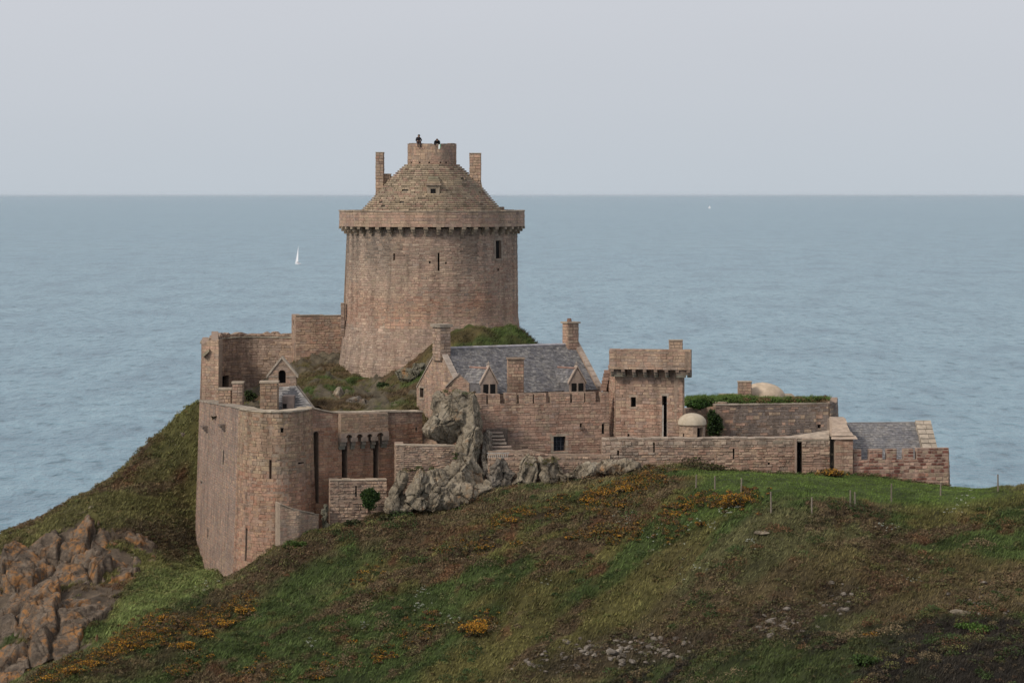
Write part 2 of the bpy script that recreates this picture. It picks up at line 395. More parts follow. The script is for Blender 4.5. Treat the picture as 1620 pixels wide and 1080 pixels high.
# plant cover: one colour map shared by soil, grass and heath
C_GREEN = np.array((0.066, 0.094, 0.027)); C_OLIVE = np.array((0.125, 0.114, 0.038)); C_BROWN = np.array((0.112, 0.078, 0.044))
C_TAN = np.array((0.155, 0.120, 0.066)); C_DARK = np.array((0.042, 0.034, 0.022)); C_LAWN = np.array((0.080, 0.122, 0.026)); C_RUST = np.array((0.135, 0.070, 0.036))
def cover(x, y):
    # streaks lie along the slope, falling to the left
    a = 0.62; s = x * math.cos(a) + y * math.sin(a) * 1.2; t = -x * math.sin(a) + y * math.cos(a) * 1.2
    n1 = fbm(s * 0.10 + 5, t * 0.30 + 2, 4); n2 = fbm(s * 0.16 + 31, t * 0.5 + 12, 4); n3 = fbm(x * 0.5 + 3, y * 0.5 + 7, 4)
    n4 = fbm(s * 0.07 + 71, t * 0.22 + 44, 3)
    col = np.repeat(C_OLIVE[None], len(x), 0)
    def mix(c, w): return col * (1 - w[:, None]) + c[None] * w[:, None]
    col = mix(C_GREEN, smooth01(n1, 0.46, 0.58))
    col = mix(C_BROWN, smooth01(n2, 0.52, 0.62))
    col = mix(C_TAN, smooth01(n4, 0.57, 0.70) * 0.5)
    col = mix(C_RUST, smooth01(n3, 0.62, 0.74) * smooth01(n2, 0.42, 0.55))
    # brown dry slope above the lower shelf on the right, darker green and brown on the shelf
    hz = h(x, y)
    br = smooth01(x, 6, 16) * smooth01(hz, 27.5, 25.5) * smooth01(y, 170, 174)
    col = mix(C_BROWN * 0.85, br * 0.6 * smooth01(n1, 0.60, 0.42))
    col = mix(np.array((0.060, 0.044, 0.029)), np.maximum(scree_soil(x, y), soil_right(x, y)) * 0.85)
    sh = shelf(x, y)
    col = mix(np.array((0.046, 0.064, 0.020)), sh * 0.9)
    col = mix(np.array((0.030, 0.024, 0.019)), sh * 0.97 * np.maximum(smooth01(n2 + n1, 0.90, 1.08), smooth01(x, 19, 26)))
    gl = gully(x, y)
    col = mix(np.array((0.150, 0.185, 0.060)), gl * 0.97)
    rd = ridge_heath(x, y); col = mix(C_BROWN * 0.9, rd * 0.85 * smooth01(n3, 0.25, 0.5))
    bs = brow(x, y); col = mix(np.array((0.105, 0.074, 0.046)), bs * 0.75 * smooth01(n3, 0.3, 0.55))
    ds = dark_slope(x, y); col = mix(np.array((0.062, 0.048, 0.026)), ds * 0.8)
    sl = smooth01(x, -20, -22) * smooth01(y, 206, 210)
    col = mix(np.array((0.135, 0.132, 0.046)), sl * 0.8 * smooth01(n2, 0.6, 0.45) * (1 - ds))
    col = mix(C_LAWN, lawn_zone(x, y) * 0.95)
    col = col * (0.30 + 1.4 * fbm(x * 0.55 + 8, y * 0.9, 5, 0.62))[:, None]
    return col
tv = np.stack([GXX.ravel(), GYY.ravel(), HZ.ravel()], 1)
tcol = cover(tv[:, 0], tv[:, 1]) * 0.5  # soil darkened: shade in the gaps between tufts is put into its colour
rz = smooth01(RZ.ravel(), 0.35, 0.8)[:, None]
rockc = np.array((0.085, 0.066, 0.050))[None] * (0.25 + 1.5 * fbm(tv[:, 0] * 1.1, tv[:, 1] * 1.1, 4))[:, None]
tcol = tcol * (1 - rz) + rockc * rz
nx_, ny_ = len(gx), len(gy)
idx = np.arange(nx_ * ny_).reshape(ny_, nx_)
quads = np.stack([idx[:-1, :-1].ravel(), idx[:-1, 1:].ravel(), idx[1:, 1:].ravel(), idx[1:, :-1].ravel()], 1)
tag(link('headland', npmesh('headland', tv, quads, tcol, smooth=True), M['ground']), kind='structure')

# ------------------------------------------------------------------ the rocky mound inside the walls
mp_ = []
def mpt(px, py, Y): p = at(px, py, Y); mp_.append((p.x, p.y, p.z))
for a in [(470, 575, 232), (500, 568, 233), (540, 572, 232), (480, 640, 214), (540, 646, 213.5), (600, 648, 213.5), (640, 640, 214),
          (545, 600, 226.5), (575, 616, 224), (620, 606, 222.5), (655, 590, 222), (690, 582, 221.5), (672, 590, 221), (515, 600, 224), (600, 630, 218), (500, 620, 219),
          (714, 540, 223.4), (740, 527, 224.5), (772, 517, 226), (800, 521, 227), (825, 532, 227), (841, 549, 226), (856, 575, 225), (430, 640, 218), (400, 625, 224), (400, 618, 232), (360, 628, 226)]: mpt(*a)
for a in [(-6, 236, 39), (2, 236, 37), (4, 232, 34), (5.5, 226, 29), (-3, 219, 33), (2, 219, 29), (-12, 240, 37), (-18, 242, 34), (-22, 240, 32), (6, 240, 28), (-6, 248, 30), (-20, 250, 28), (-24, 228, 31)]: mp_.append(a)
mp_ = np.array(mp_)
w_m = tps_fit(mp_, 0.05)
mx, my = np.meshgrid(np.arange(-23.0, 7.0, 0.25), np.arange(212.0, 244.0, 0.25))
mz = tps_eval(mp_, w_m, mx, my) + (fbm(mx * 0.5, my * 0.5, 5, 0.6) - 0.5) * 1.3 + (fbm(mx * 1.7, my * 1.7, 3) - 0.5) * 0.4
mrock = smooth01(fbm(mx * 0.55 + 11, my * 0.55 + 5, 4, 0.6), 0.54, 0.64)
mrock = mrock * np.where(mx > -5.5, 0.15, 1.0)
mz = np.maximum(mz, -6.0) + mrock * np.abs(fbm(mx * 1.2, my * 1.2, 3) - 0.5) * 1.6
def hm(x, y):
    i = int(np.clip((x + 23.0) / 0.25, 0, mx.shape[1] - 1)); j = int(np.clip((y - 212.0) / 0.25, 0, mx.shape[0] - 1)); return float(mz[j, i])
mv = np.stack([mx.ravel(), my.ravel(), mz.ravel()], 1)
mc = cover(mv[:, 0] + 60, mv[:, 1]) * 0.8
mr = mrock.ravel()[:, None]
mc = mc * (1 - mr) + (np.array((0.10, 0.085, 0.062))[None] * (0.3 + 1.3 * fbm(mv[:, 0] * 2, mv[:, 1] * 2, 3))[:, None]) * mr
ii = np.arange(mx.size).reshape(mx.shape)
mq = np.stack([ii[:-1, :-1].ravel(), ii[:-1, 1:].ravel(), ii[1:, 1:].ravel(), ii[1:, :-1].ravel()], 1)
tag(link('castle_mound', npmesh('castle_mound', mv, mq, mc, smooth=True), M['ground']), kind='structure')

# ------------------------------------------------------------------ masonry
class Line:
    """plan curve, walked so that the outside lies to the right; batter(z) pushes the face outwards"""
    def __init__(s, pts, batter=None, smooth=False):
        s.p = [Vector((p[0], p[1])) for p in pts]
        s.s = [0.0]
        for a, b_ in zip(s.p, s.p[1:]): s.s.append(s.s[-1] + (b_ - a).length)
        s.L = s.s[-1]; s.bat = batter or (lambda z: 0.0); s.n = []
        k = len(s.p)
        for i in range(k):
            a = s.p[max(0, i - 1)]; b_ = s.p[min(k - 1, i + 1)]
            d = (b_ - a).normalized(); s.n.append(Vector((d.y, -d.x)))
        if (s.p[0] - s.p[-1]).length < 1e-6:
            d = (s.p[1] - s.p[-2]).normalized(); s.n[0] = s.n[-1] = Vector((d.y, -d.x))
    def at(s, u, z, o=0.0):
        u = min(max(u, 0.0), s.L); i = min(max(bisect.bisect_right(s.s, u) - 1, 0), len(s.p) - 2)
        t = (u - s.s[i]) / max(1e-9, s.s[i + 1] - s.s[i])
        p = s.p[i].lerp(s.p[i + 1], t); n = s.n[i].lerp(s.n[i + 1], t)
        if n.length > 1e-9: n.normalize()
        o = o + s.bat(z)
        return Vector((p.x + n.x * o, p.y + n.y * o, z))
    def u(s, px):
        """u at which the face is seen in a photo column (front part of the curve)"""
        best = None; n = 400
        prev = None
        for i in range(n + 1):
            uu = s.L * i / n; q = s.at(uu, 0 if False else 34.0); c = 810 + q.x * F / q.y
            if prev is not None and (prev[1] - px) * (c - px) <= 0 and c >= prev[1]:
                t = (px - prev[1]) / max(1e-9, c - prev[1]); v = prev[0] + (uu - prev[0]) * t
                yv = s.at(v, 34.0).y
                if best is None or yv < best[1]: best = (v, yv)
            prev = (uu, c)
        if best is None:
            c0 = 810 + s.at(0, 34).x * F / s.at(0, 34).y
            return 0.0 if abs(px - c0) < abs(px - prev[1]) else s.L
        return best[0]
    def z(s, px, py):
        return zat(py, s.at(s.u(px), 34.0).y)
def circle(cx, cy, r, n=96, a0=0.0, a1=360.0):
    return [(cx + r * math.cos(R(a0 + (a1 - a0) * i / n)), cy + r * math.sin(R(a0 + (a1 - a0) * i / n))) for i in range(n + 1)]
def catmull(P, n=6):
    out = []
    P = [Vector(p) for p in P]
    for i in range(len(P) - 1):
        a, b_, c, d = P[max(0, i - 1)], P[i], P[i + 1], P[min(len(P) - 1, i + 2)]
        for k in range(n):
            t = k / n; out.append(0.5 * ((2 * b_) + (c - a) * t + (2 * a - 5 * b_ + 4 * c - d) * t * t + (3 * b_ - a - 3 * c + d) * t ** 3))
    out.append(P[-1]); return out
def pxl(*pts): return [(xat(p, Y), Y) for p, Y in pts]
def fn(v): return v if callable(v) else (lambda u: v)

MEAN = (0.358, 0.238, 0.170)
def palette(cols, wts, var=0.12, pf=0.22, shift=0.45, post=None, gain=1.0, blend=0.42):
    cw = np.cumsum(np.array(wts, float) / sum(wts))
    def f(p, rng):
        nn = noise.noise(Vector((p.x * pf, p.y * pf, p.z * pf * 1.6))) * shift
        k = bisect.bisect_right(cw[:-1].tolist(), min(0.999, max(0.0, rng.random() + nn)))
        c = cols[k]; c = tuple(((1 - blend) * a + blend * b_) * gain for a, b_ in zip(c, MEAN)); v = 1 + rng.gauss(0, var * 0.68); v = min(1.5, max(0.45, v))
        c = (c[0] * v, c[1] * v, c[2] * v)
        return post(p, c, rng) if post else c
    return f
PINK, TAN, GREY, RED, BUFF, MAUVE, DK = (0.360, 0.242, 0.190), (0.370, 0.282, 0.206), (0.280, 0.236, 0.200), (0.295, 0.170, 0.128), (0.42, 0.33, 0.25), (0.285, 0.220, 0.192), (0.17, 0.127, 0.104)
P_TAN = palette([TAN, PINK, GREY, BUFF, RED, DK], [4, 3, 2, 1.2, 0.7, 0.3])
P_PINK = palette([RED, PINK, TAN, MAUVE, DK], [2.0, 5, 2.2, 1.5, 0.5])
P_RED = palette([RED, PINK, TAN, DK, BUFF], [3.4, 4, 1.4, 1.0, 0.4], 0.2)
P_MAUVE = palette([MAUVE, GREY, PINK, TAN], [4, 2.2, 2.2, 0.8], 0.11, gain=0.83)
P_GREY = palette([GREY, MAUVE, TAN, DK, BUFF], [4, 2, 2, 0.8, 0.4], 0.18)
P_RUB = palette([TAN, BUFF, PINK, GREY, DK], [3.4, 1.8, 2, 2.4, 0.8], 0.22)
P_MOS = palette([RED, (0.165, 0.072, 0.056), PINK, TAN], [3, 3, 4, 1.2], 0.2, 0.9, 0.3, blend=0.0)

def masonry(parent, name, line, zb, zt, th=0.8, holes=(), ch=(0.2, 0.28), sl=(0.28, 0.62), pal=P_PINK, seed=1, proud=(0.006, 0.034),
            gap=0.013, mort=(0.285, 0.208, 0.158), du=0.7, stones=True, inner=True, holemat=None, joined=False, jit=0.02, step_edges=(), u0=0.004, u1=None, piece_objects=False):
    """one wall face: core (with real openings) + its stones.  holes: (u0,u1,z0,z1,depth,name[,arch])"""
    if not piece_objects: ch = (ch[0] * 0.70, ch[1] * 0.86); sl = (sl[0] * 0.85, sl[1] * 1.0)
    rng = random.Random(seed); zb, zt = fn(zb), fn(zt); u1 = line.L - 0.004 if u1 is None else u1
    mb = MB()
    us = set([u0, u1]); n = max(1, int((u1 - u0) / du))
    for i in range(n + 1): us.add(u0 + (u1 - u0) * i / n)
    for e in step_edges: us.update([e - 0.002, e + 0.002])
    zs = set()
    zmin = min(zb(u) for u in us); zmax = max(zt(u) for u in us)
    nz = max(1, int((zmax - zmin) / 1.2))
    for i in range(nz + 1): zs.add(zmin + (zmax - zmin) * i / nz)
    for hh in holes: us.update([hh[0], hh[1]]); zs.update([hh[2], hh[3]])
    us = sorted(u for u in us if u0 - 1e-6 <= u <= u1 + 1e-6); zs = sorted(zs)
    top_off = rng.uniform(-0.004, 0.004)
    cl = lambda u, z: min(max(z, zb(u)), zt(u) + top_off)
    for a, b_ in zip(us, us[1:]):
        if b_ - a < 1e-5: continue
        um = (a + b_) / 2
        for c, d in zip(zs, zs[1:]):
            zm = (c + d) / 2
            if any(hh[0] < um < hh[1] and hh[2] < zm < hh[3] for hh in holes): continue
            q = [(a, cl(a, c)), (b_, cl(b_, c)), (b_, cl(b_, d)), (a, cl(a, d))]
            if q[3][1] - q[0][1] < 1e-4 and q[2][1] - q[1][1] < 1e-4: continue
            mb.add([line.at(x, z) for x, z in q], [(0, 1, 2, 3)], mort)
        if inner:
            mb.add([line.at(b_, zb(b_), -th), line.at(a, zb(a), -th), line.at(a, cl(a, 1e3), -th), line.at(b_, cl(b_, 1e3), -th)], [(0, 1, 2, 3)], mort)
            mb.add([line.at(a, cl(a, 1e3)), line.at(b_, cl(b_, 1e3)), line.at(b_, cl(b_, 1e3), -th), line.at(a, cl(a, 1e3), -th)], [(0, 1, 2, 3)], mort)
    if inner:
        for ue, fl in ((us[0], 1), (us[-1], 0)):
            q = [line.at(ue, zb(ue)), line.at(ue, zb(ue), -th), line.at(ue, cl(ue, 1e3), -th), line.at(ue, cl(ue, 1e3))]
            mb.add(q if not fl else q[::-1], [(0, 1, 2, 3)], mort)
        for e in step_edges:       # risers of a stepped top
            za, zc = zt(e - 0.003), zt(e + 0.003)
            lo, hi = min(za, zc), max(za, zc)
            mb.add([line.at(e, lo), line.at(e, hi), line.at(e, hi, -th), line.at(e, lo, -th)], [(0, 1, 2, 3)], mort)
    sb = MB()
    smat = 0
    if joined: sb = mb; smat = 1
    pieces = []
    if stones:
        z = zmin - rng.random() * 0.1
        while z < zmax:
            hgt = rng.uniform(*ch) * (1.35 if rng.random() < 0.18 else 1.0); zm = z + hgt / 2
            iv = [(u0, u1)]
            for hh in holes:
                if hh[2] - 0.02 < zm < hh[3] + 0.02:
                    nv = []
                    for a, b_ in iv:
                        if hh[1] <= a or hh[0] >= b_: nv.append((a, b_)); continue
                        if hh[0] - a > 0.05: nv.append((a, hh[0]))
                        if b_ - hh[1] > 0.05: nv.append((hh[1], b_))
                    iv = nv
            for a, b_ in iv:
                u = a
                while u < b_ - 0.03:
                    l = rng.uniform(*sl) * (1.5 if rng.random() < 0.12 else 1.0)
                    if b_ - (u + l) < sl[0] * 0.6: l = b_ - u
                    x0, x1 = u + gap * 0.25, min(u + l, b_) - gap * 0.25; um = (x0 + x1) / 2
                    dz_ = rng.uniform(-0.022, 0.018); zz0 = max(z + gap / 2 + max(0, dz_) * 0.6, zb(um)); zz1 = min(z + hgt - gap / 2 + min(0, dz_), min(zt(x0 + 0.01), zt(x1 - 0.01)) - 0.006)
                    u += l
                    if zz1 - zz0 < 0.07 or x1 - x0 < 0.05: continue
                    d = rng.uniform(*proud); c = min(0.012 if gap < 0.02 else 0.022, (zz1 - zz0) * 0.15)
                    j = lambda: rng.uniform(-jit, jit)
                    back = [line.at(x0, zz0, -0.02), line.at(x1, zz0, -0.02), line.at(x1, zz1, -0.02), line.at(x0, zz1, -0.02)]
                    fr = [line.at(x0 + c + j(), zz0 + c + j(), d + j() * .5), line.at(x1 - c + j(), zz0 + c + j(), d + j() * .5),
                          line.at(x1 - c + j(), zz1 - c + j(), d + j() * .5), line.at(x0 + c + j(), zz1 - c + j(), d + j() * .5)]
                    col = pal(line.at(um, (zz0 + zz1) / 2), rng)
                    fc = [(4, 5, 6, 7), (0, 1, 5, 4), (1, 2, 6, 5), (2, 3, 7, 6), (3, 0, 4, 7)]
                    if piece_objects: pieces.append((back + fr, fc, col))
                    else: sb.add(back + fr, fc, col, smat)
            z += hgt
    core = mb.build(name, [M['mortar'], M['stone']], parent)
    if stones and not joined and not piece_objects and sb.v:
        sb.build('stones', M['stone'], core, kind='stuff')
    for vs, fc, col in pieces:
        q = MB(); q.add(vs, fc, col); q.build('stone', M['stone'], core)
    for hh in holes:
        a, b_, c, d, dep, nm = hh[:6]
        q = MB(); k = max(1, int((b_ - a) / 0.4))
        f4 = [(a, c), (b_, c), (b_, d), (a, d)]
        fo = [line.at(x, z) for x, z in f4]; fi = [line.at(x, z, -dep) for x, z in f4]
        dcol = tuple(x * 0.9 for x in mort)
        for i in range(4):
            jn = (i + 1) % 4
            q.add([fo[jn], fo[i], fi[i], fi[jn]], [(0, 1, 2, 3)], dcol, 0)
        q.add(fi, [(0, 1, 2, 3)], (0.01, 0.01, 0.01), 1)
        if len(hh) > 6 and hh[6]:      # round head: two spandrels
            r_ = (b_ - a) / 2; um = (a + b_) / 2
            for sgn, ue in ((-1, a), (1, b_)):
                arc = [(um + sgn * r_ * math.cos(t), d - r_ + r_ * math.sin(t)) for t in [i * math.pi / 12 for i in range(7)]]
                pl = [(ue, d)] + (arc if True else arc)
                P_ = [line.at(x, z, 0.012) for x, z in pl]
                if sgn < 0: P_ = P_[::-1]
                dv = line.at(um, d, -dep * 0.7) - line.at(um, d, 0.0)
                q.prism(P_, dv, dcol, 0)
        q.build(nm, [M['dressed'], holemat or M['dark']], core)
    return core
def hole(line, x0, x1, y0, y1, dep=0.55, name='arrow_slit', arch=False):
    um = line.u((x0 + x1) / 2); Y = line.at(um, 34).y
    q0, q1 = line.at(max(0, um - 0.2), 34), line.at(min(line.L, um + 0.2), 34)
    k = abs((q1.x * F / q1.y) - (q0.x * F / q0.y)) / 0.4
    w = abs(x1 - x0) / max(4.0, k)
    return (um - w / 2, um + w / 2, zat(y1, Y), zat(y0, Y), dep, name, arch)
def frame(parent, line, hh, w=0.16, lint=0.2, out=0.06, col=(0.34, 0.28, 0.22), sill=True, jambs=True, over=0.14):
    a, b_, c, d = hh[:4]
    def bar(nm, x0, x1, z0, z1, o):
        q = MB(); q.prism([line.at(x0, z0, o), line.at(x1, z0, o), line.at(x1, z1, o), line.at(x0, z1, o)], line.at(a, d, -0.25) - line.at(a, d, o), col)
        q.build(nm, M['dressed'], parent)
    bar('lintel', a - over, b_ + over, d, d + lint, out)
    if sill: bar('sill', a - over * 0.7, b_ + over * 0.7, c - 0.12, c, out + 0.02)
    if jambs:
        bar('jamb', a - w, a, c, d, out - 0.01); bar('jamb', b_, b_ + w, c, d, out - 0.01)
def coping(parent, line, z, th=0.12, out=0.08, depth=0.9, seed=3, col=(0.37, 0.31, 0.24), u0=0.0, u1=None, ln=(0.6, 1.2), name='coping'):
    rng = random.Random(seed); z = fn(z); u = u0; u1 = line.L if u1 is None else u1; mb = MB()
    while u < u1 - 0.05:
        l = min(rng.uniform(*ln), u1 - u); a, b_ = u + 0.008, u + l - 0.008
        if u1 - (u + l) < 0.3: b_ = u1 - 0.004; l = u1 - u
        v = rng.uniform(0.8, 1.2); t = th + rng.uniform(-0.03, 0.03); o = out + rng.uniform(-0.02, 0.03)
        z0, z1 = z(a) + 0.006, z(b_) + 0.006
        mb.hexa([line.at(a, z0, o), line.at(b_, z1, o), line.at(b_, z1, -depth), line.at(a, z0, -depth)] and
                [Vector((q.x, q.y, zz)) for q, zz in ((line.at(a, z0, o), z0), (line.at(b_, z1, o), z1), (line.at(b_, z1, -depth), z1), (line.at(a, z0, -depth), z0),
                                                     (line.at(a, z0, o), z0 + t), (line.at(b_, z1, o), z1 + t), (line.at(b_, z1, -depth), z1 + t), (line.at(a, z0, -depth), z0 + t))],
                tuple(x * v for x in col))
        u += l
    return mb.build(name, M['dressed'], parent, kind='stuff')
def stone_block(parent, name, c, sx, sy, z0, z1, rz=0.0, pal=P_PINK, seed=5, cap=0.1, capout=0.06, ch=(0.2, 0.28), sl=(0.25, 0.5), taper=0.0, capcol=(0.36, 0.29, 0.22)):
    """a small four-sided masonry stack (chimney, pier) with a cap slab; ONE part"""
    mb = MB(); ca, sa = math.cos(rz), math.sin(rz); rng = random.Random(seed)
    P = [Vector((c[0] + x * ca - y * sa, c[1] + x * sa + y * ca)) for x, y in ((-sx / 2, -sy / 2), (sx / 2, -sy / 2), (sx / 2, sy / 2), (-sx / 2, sy / 2))]
    mb.hexa([Vector((p.x, p.y, z0)) for p in P] + [Vector((p.x, p.y, z1)) for p in P], (0.2, 0.155, 0.12), 0)
    for k in range(4):
        ln = Line([P[k], P[(k + 1) % 4]]); z = z0
        while z < z1 - 0.05:
            hg = min(rng.uniform(*ch), z1 - z)
            u = 0.0
            while u < ln.L - 0.04:
                l = rng.uniform(*sl)
                if ln.L - u - l < 0.15: l = ln.L - u
                x0, x1, a, b_ = u + 0.01, u + l - 0.01, z + 0.01, z + hg - 0.01
                d = rng.uniform(0.01, 0.04)
                col = pal(ln.at((x0 + x1) / 2, (a + b_) / 2), rng)
                mb.add([ln.at(x0, a, -.02), ln.at(x1, a, -.02), ln.at(x1, b_, -.02), ln.at(x0, b_, -.02), ln.at(x0 + .015, a + .015, d), ln.at(x1 - .015, a + .015, d), ln.at(x1 - .015, b_ - .015, d), ln.at(x0 + .015, b_ - .015, d)],
                       [(4, 5, 6, 7), (0, 1, 5, 4), (1, 2, 6, 5), (2, 3, 7, 6), (3, 0, 4, 7)], col, 1)
                u += l
            z += hg
    o = mb.build(name, [M['mortar'], M['stone']], parent)
    if cap:
        q = MB(); q.box((c[0], c[1], z1 + cap / 2 + 0.004), sx + 2 * capout + 0.08, sy + 2 * capout + 0.08, cap, rz, capcol)
        q.build('cap', M['dressed'], o)
    return o
def slate_roof(parent, EL, ER, RL, RR, rows=22, w=(0.28, 0.42), seed=3, name='roof', lift=0.0, th=0.12, cols=None):
    """sloping quad (eave left/right, ridge left/right): a slab and its slates"""
    EL, ER, RL, RR = map(Vector, (EL, ER, RL, RR)); rng = random.Random(seed)
    n = (ER - EL).cross(RL - EL).normalized()
    if n.z < 0: n = -n
    mb = MB(); mb.prism([EL, ER, RR, RL], -n * th, (0.07, 0.07, 0.075)); core = mb.build(name, M['slate'], parent)
    cols = cols or [(0.135, 0.130, 0.137), (0.165, 0.158, 0.160), (0.110, 0.107, 0.115), (0.235, 0.222, 0.212), (0.145, 0.132, 0.125)]
    sb = MB()
    for r_ in range(rows):
        t0, t1 = r_ / rows, min(1.0, (r_ + 1.15) / rows)
        L0, L1, R0, R1 = EL.lerp(RL, t0), EL.lerp(RL, t1), ER.lerp(RR, t0), ER.lerp(RR, t1)
        W = (R0 - L0).length; u = 0.0
        while u < W - 0.02:
            l = min(rng.uniform(*w), W - u)
            a, b_ = (u + 0.006) / W, (u + l - 0.006) / W
            pt = L0.lerp(R0, (a + b_) / 2)
            nn = noise.noise(Vector((pt.x * .5, pt.y * .5, pt.z * .8)))
            k = int(min(4, max(0, rng.random() * 4.0 + nn * 1.5))); v = rng.uniform(0.85, 1.15)
            col = tuple((0.6 * x + 0.4 * y_) * v for x, y_ in zip(cols[k], (0.155, 0.150, 0.152)))
            d0 = 0.03 + rng.uniform(0, 0.02)
            A, B, C_, D = L0.lerp(R0, a), L0.lerp(R0, b_), L1.lerp(R1, b_), L1.lerp(R1, a)
            sb.add([A, B, C_, D, A + n * d0, B + n * d0, C_ + n * 0.012, D + n * 0.012], [(4, 5, 6, 7), (0, 1, 5, 4), (1, 2, 6, 5), (3, 0, 4, 7)], col)
            u += l
    sb.build('slates', M['slate'], core, kind='stuff')
    return core

# ------------------------------------------------------------------ THE KEEP
KY, KX = 232.0, xat(683.5, 232.0)
kz = lambda y: zat(y, KY)
keep = empty('round_keep', (KX, KY, 34.0), 'massive round pink stone keep with corbelled parapet and stepped stone roof', 'tower')
def keep_bat(z): return min(0.5, max(0.0, (39.9 - z) * 0.13)) + max(0.0, 46.8 - z) * 0.012
kl = Line(circle(KX, KY, 7.1, 120, -180, 180), keep_bat)
def keep_post(p, c, rng):
    a = math.atan2(p.y - KY, p.x - KX); t = (p.z - 40.0) / 7.0
    g = max(0.0, min(1.0, t))
    st = noise.noise(Vector((a * 5.5, 3.1, p.z * 0.05))) * 0.5 + noise.noise(Vector((a * 14.0, 1.1, p.z * 0.12))) * 0.5
    s = max(0.0, min(1.0, (st + 0.16) * 3.0)) * max(0.0, min(1.0, (p.z - 42.6 - 1.5 * st) / 2.2)) # run-off stains under the corbels
    gr = 0.5 * g + (0.35 if p.x < KX - 3 else 0.0)
    lum = (c[0] + c[1] + c[2]) / 3
    grey = (lum * 1.16, lum * 0.98, lum * 0.82)
    k = min(0.8, gr * 0.7 + s * 0.3)
    c = tuple(x * (1 - k) + y_ * k for x, y_ in zip(c, grey))
    f = 1 - 0.42 * s
    if p.z < 39.3:
        lum = sum(c) / 3; c = tuple(x * 0.62 + y_ * 0.38 for x, y_ in zip(c, (lum * 1.17, lum * 0.97, lum * 0.83)))
        f *= 0.97
    pz = noise.noise(Vector((p.x * 0.35, p.z * 0.5, 7.7)))
    pw_ = max(0.0, min(1.0, (pz + 0.05) * 1.6)) * (1.0 if p.z < 44 else max(0.0, 1 - (p.z - 44))) * (1.0 if p.z > 39.3 else 0.35)
    c = (c[0] * (1 + 0.04 * pw_), c[1] * (1 - 0.12 * pw_), c[2] * (1 - 0.20 * pw_))
    return tuple(x * f for x in c)
P_KEEP = palette([TAN, PINK, PINK, BUFF, GREY, RED], [3.2, 3, 3.2, 1.6, 1.0, 1.0], 0.14, 0.18, 0.5, keep_post)
kh = [hole(kl, 616.5, 619.5, 401, 412), hole(kl, 693.5, 696.5, 400, 429), hole(kl, 793.5, 803, 380.5, 410, 0.22, 'window'),
      hole(kl, 678, 681, 413.5, 417, 0.4, 'putlog_hole'), hole(kl, 706, 709, 415, 418, 0.4, 'putlog_hole'),
      hole(kl, 796, 799, 425, 429, 0.4, 'putlog_hole'), hole(kl, 644, 647, 511, 514, 0.4, 'putlog_hole')]
kw = masonry(keep, 'wall', kl, 31.5, 47.32, 1.0, kh, (0.19, 0.27), (0.26, 0.6), P_KEEP, 11, proud=(0.0, 0.026))
frame(kw, kl, kh[2], 0.2, 0.22, 0.04, (0.30, 0.24, 0.19))
# corbels and parapet
cb = []
NC = 46
for i in range(NC):
    a = 2 * math.pi * i / NC + 0.03; ca, sa = math.cos(a), math.sin(a)
    mb = MB(); v = random.Random(i).uniform(0.75, 1.15); col = tuple(x * v for x in (0.29, 0.225, 0.165))
    for r0, r1, z0, z1, w_ in ((6.9, 7.34, kz(369.5), kz(365.6), 0.28), (6.9, 7.56, kz(365.4), kz(361.8), 0.30), (6.9, 7.76, kz(361.6), kz(358), 0.34)):
        pts = []
        for zz in (z0, z1):
            for rr, t in ((r1, -w_ / 2), (r1, w_ / 2), (r0, w_ / 2), (r0, -w_ / 2)):
                pts.append(Vector((KX + rr * ca - t * sa, KY + rr * sa + t * ca, zz)))
        mb.hexa(pts, col)
    mb.build('corbel', M['dressed'], keep)
pl = Line(circle(KX, KY, 7.72, 96, -180, 180))
P_PAR = palette([PINK, TAN, MAUVE, BUFF], [3, 3, 1.6, 1.2], 0.10)
pw = masonry(keep, 'parapet', pl, kz(357.8), kz(334.5), 0.5, [], (0.24, 0.34), (0.5, 1.0), P_PAR, 12, proud=(0.006, 0.025))
coping(pw, pl, kz(334.5), 0.10, 0.05, 0.55, 5, (0.34, 0.265, 0.20), u0=0.002)
mb = MB(); mb.lathe([(6.2, kz(352)), (7.22, kz(352)), (7.22, kz(356)), (6.2, kz(356))], KX, KY, 96, (0.25, 0.2, 0.16)); mb.build('wall_walk', M['dressed'], keep)
for a0, a1 in ((98, 140), (38, 82)):
    bl = Line(circle(KX, KY, 7.25, 20, a1, a0)[::1]); masonry(keep, 'rear_merlon', bl, kz(345), kz(327.5), 0.4, [], (0.25, 0.3), (0.5, 0.9), P_PAR, 60 + a0, joined=True)
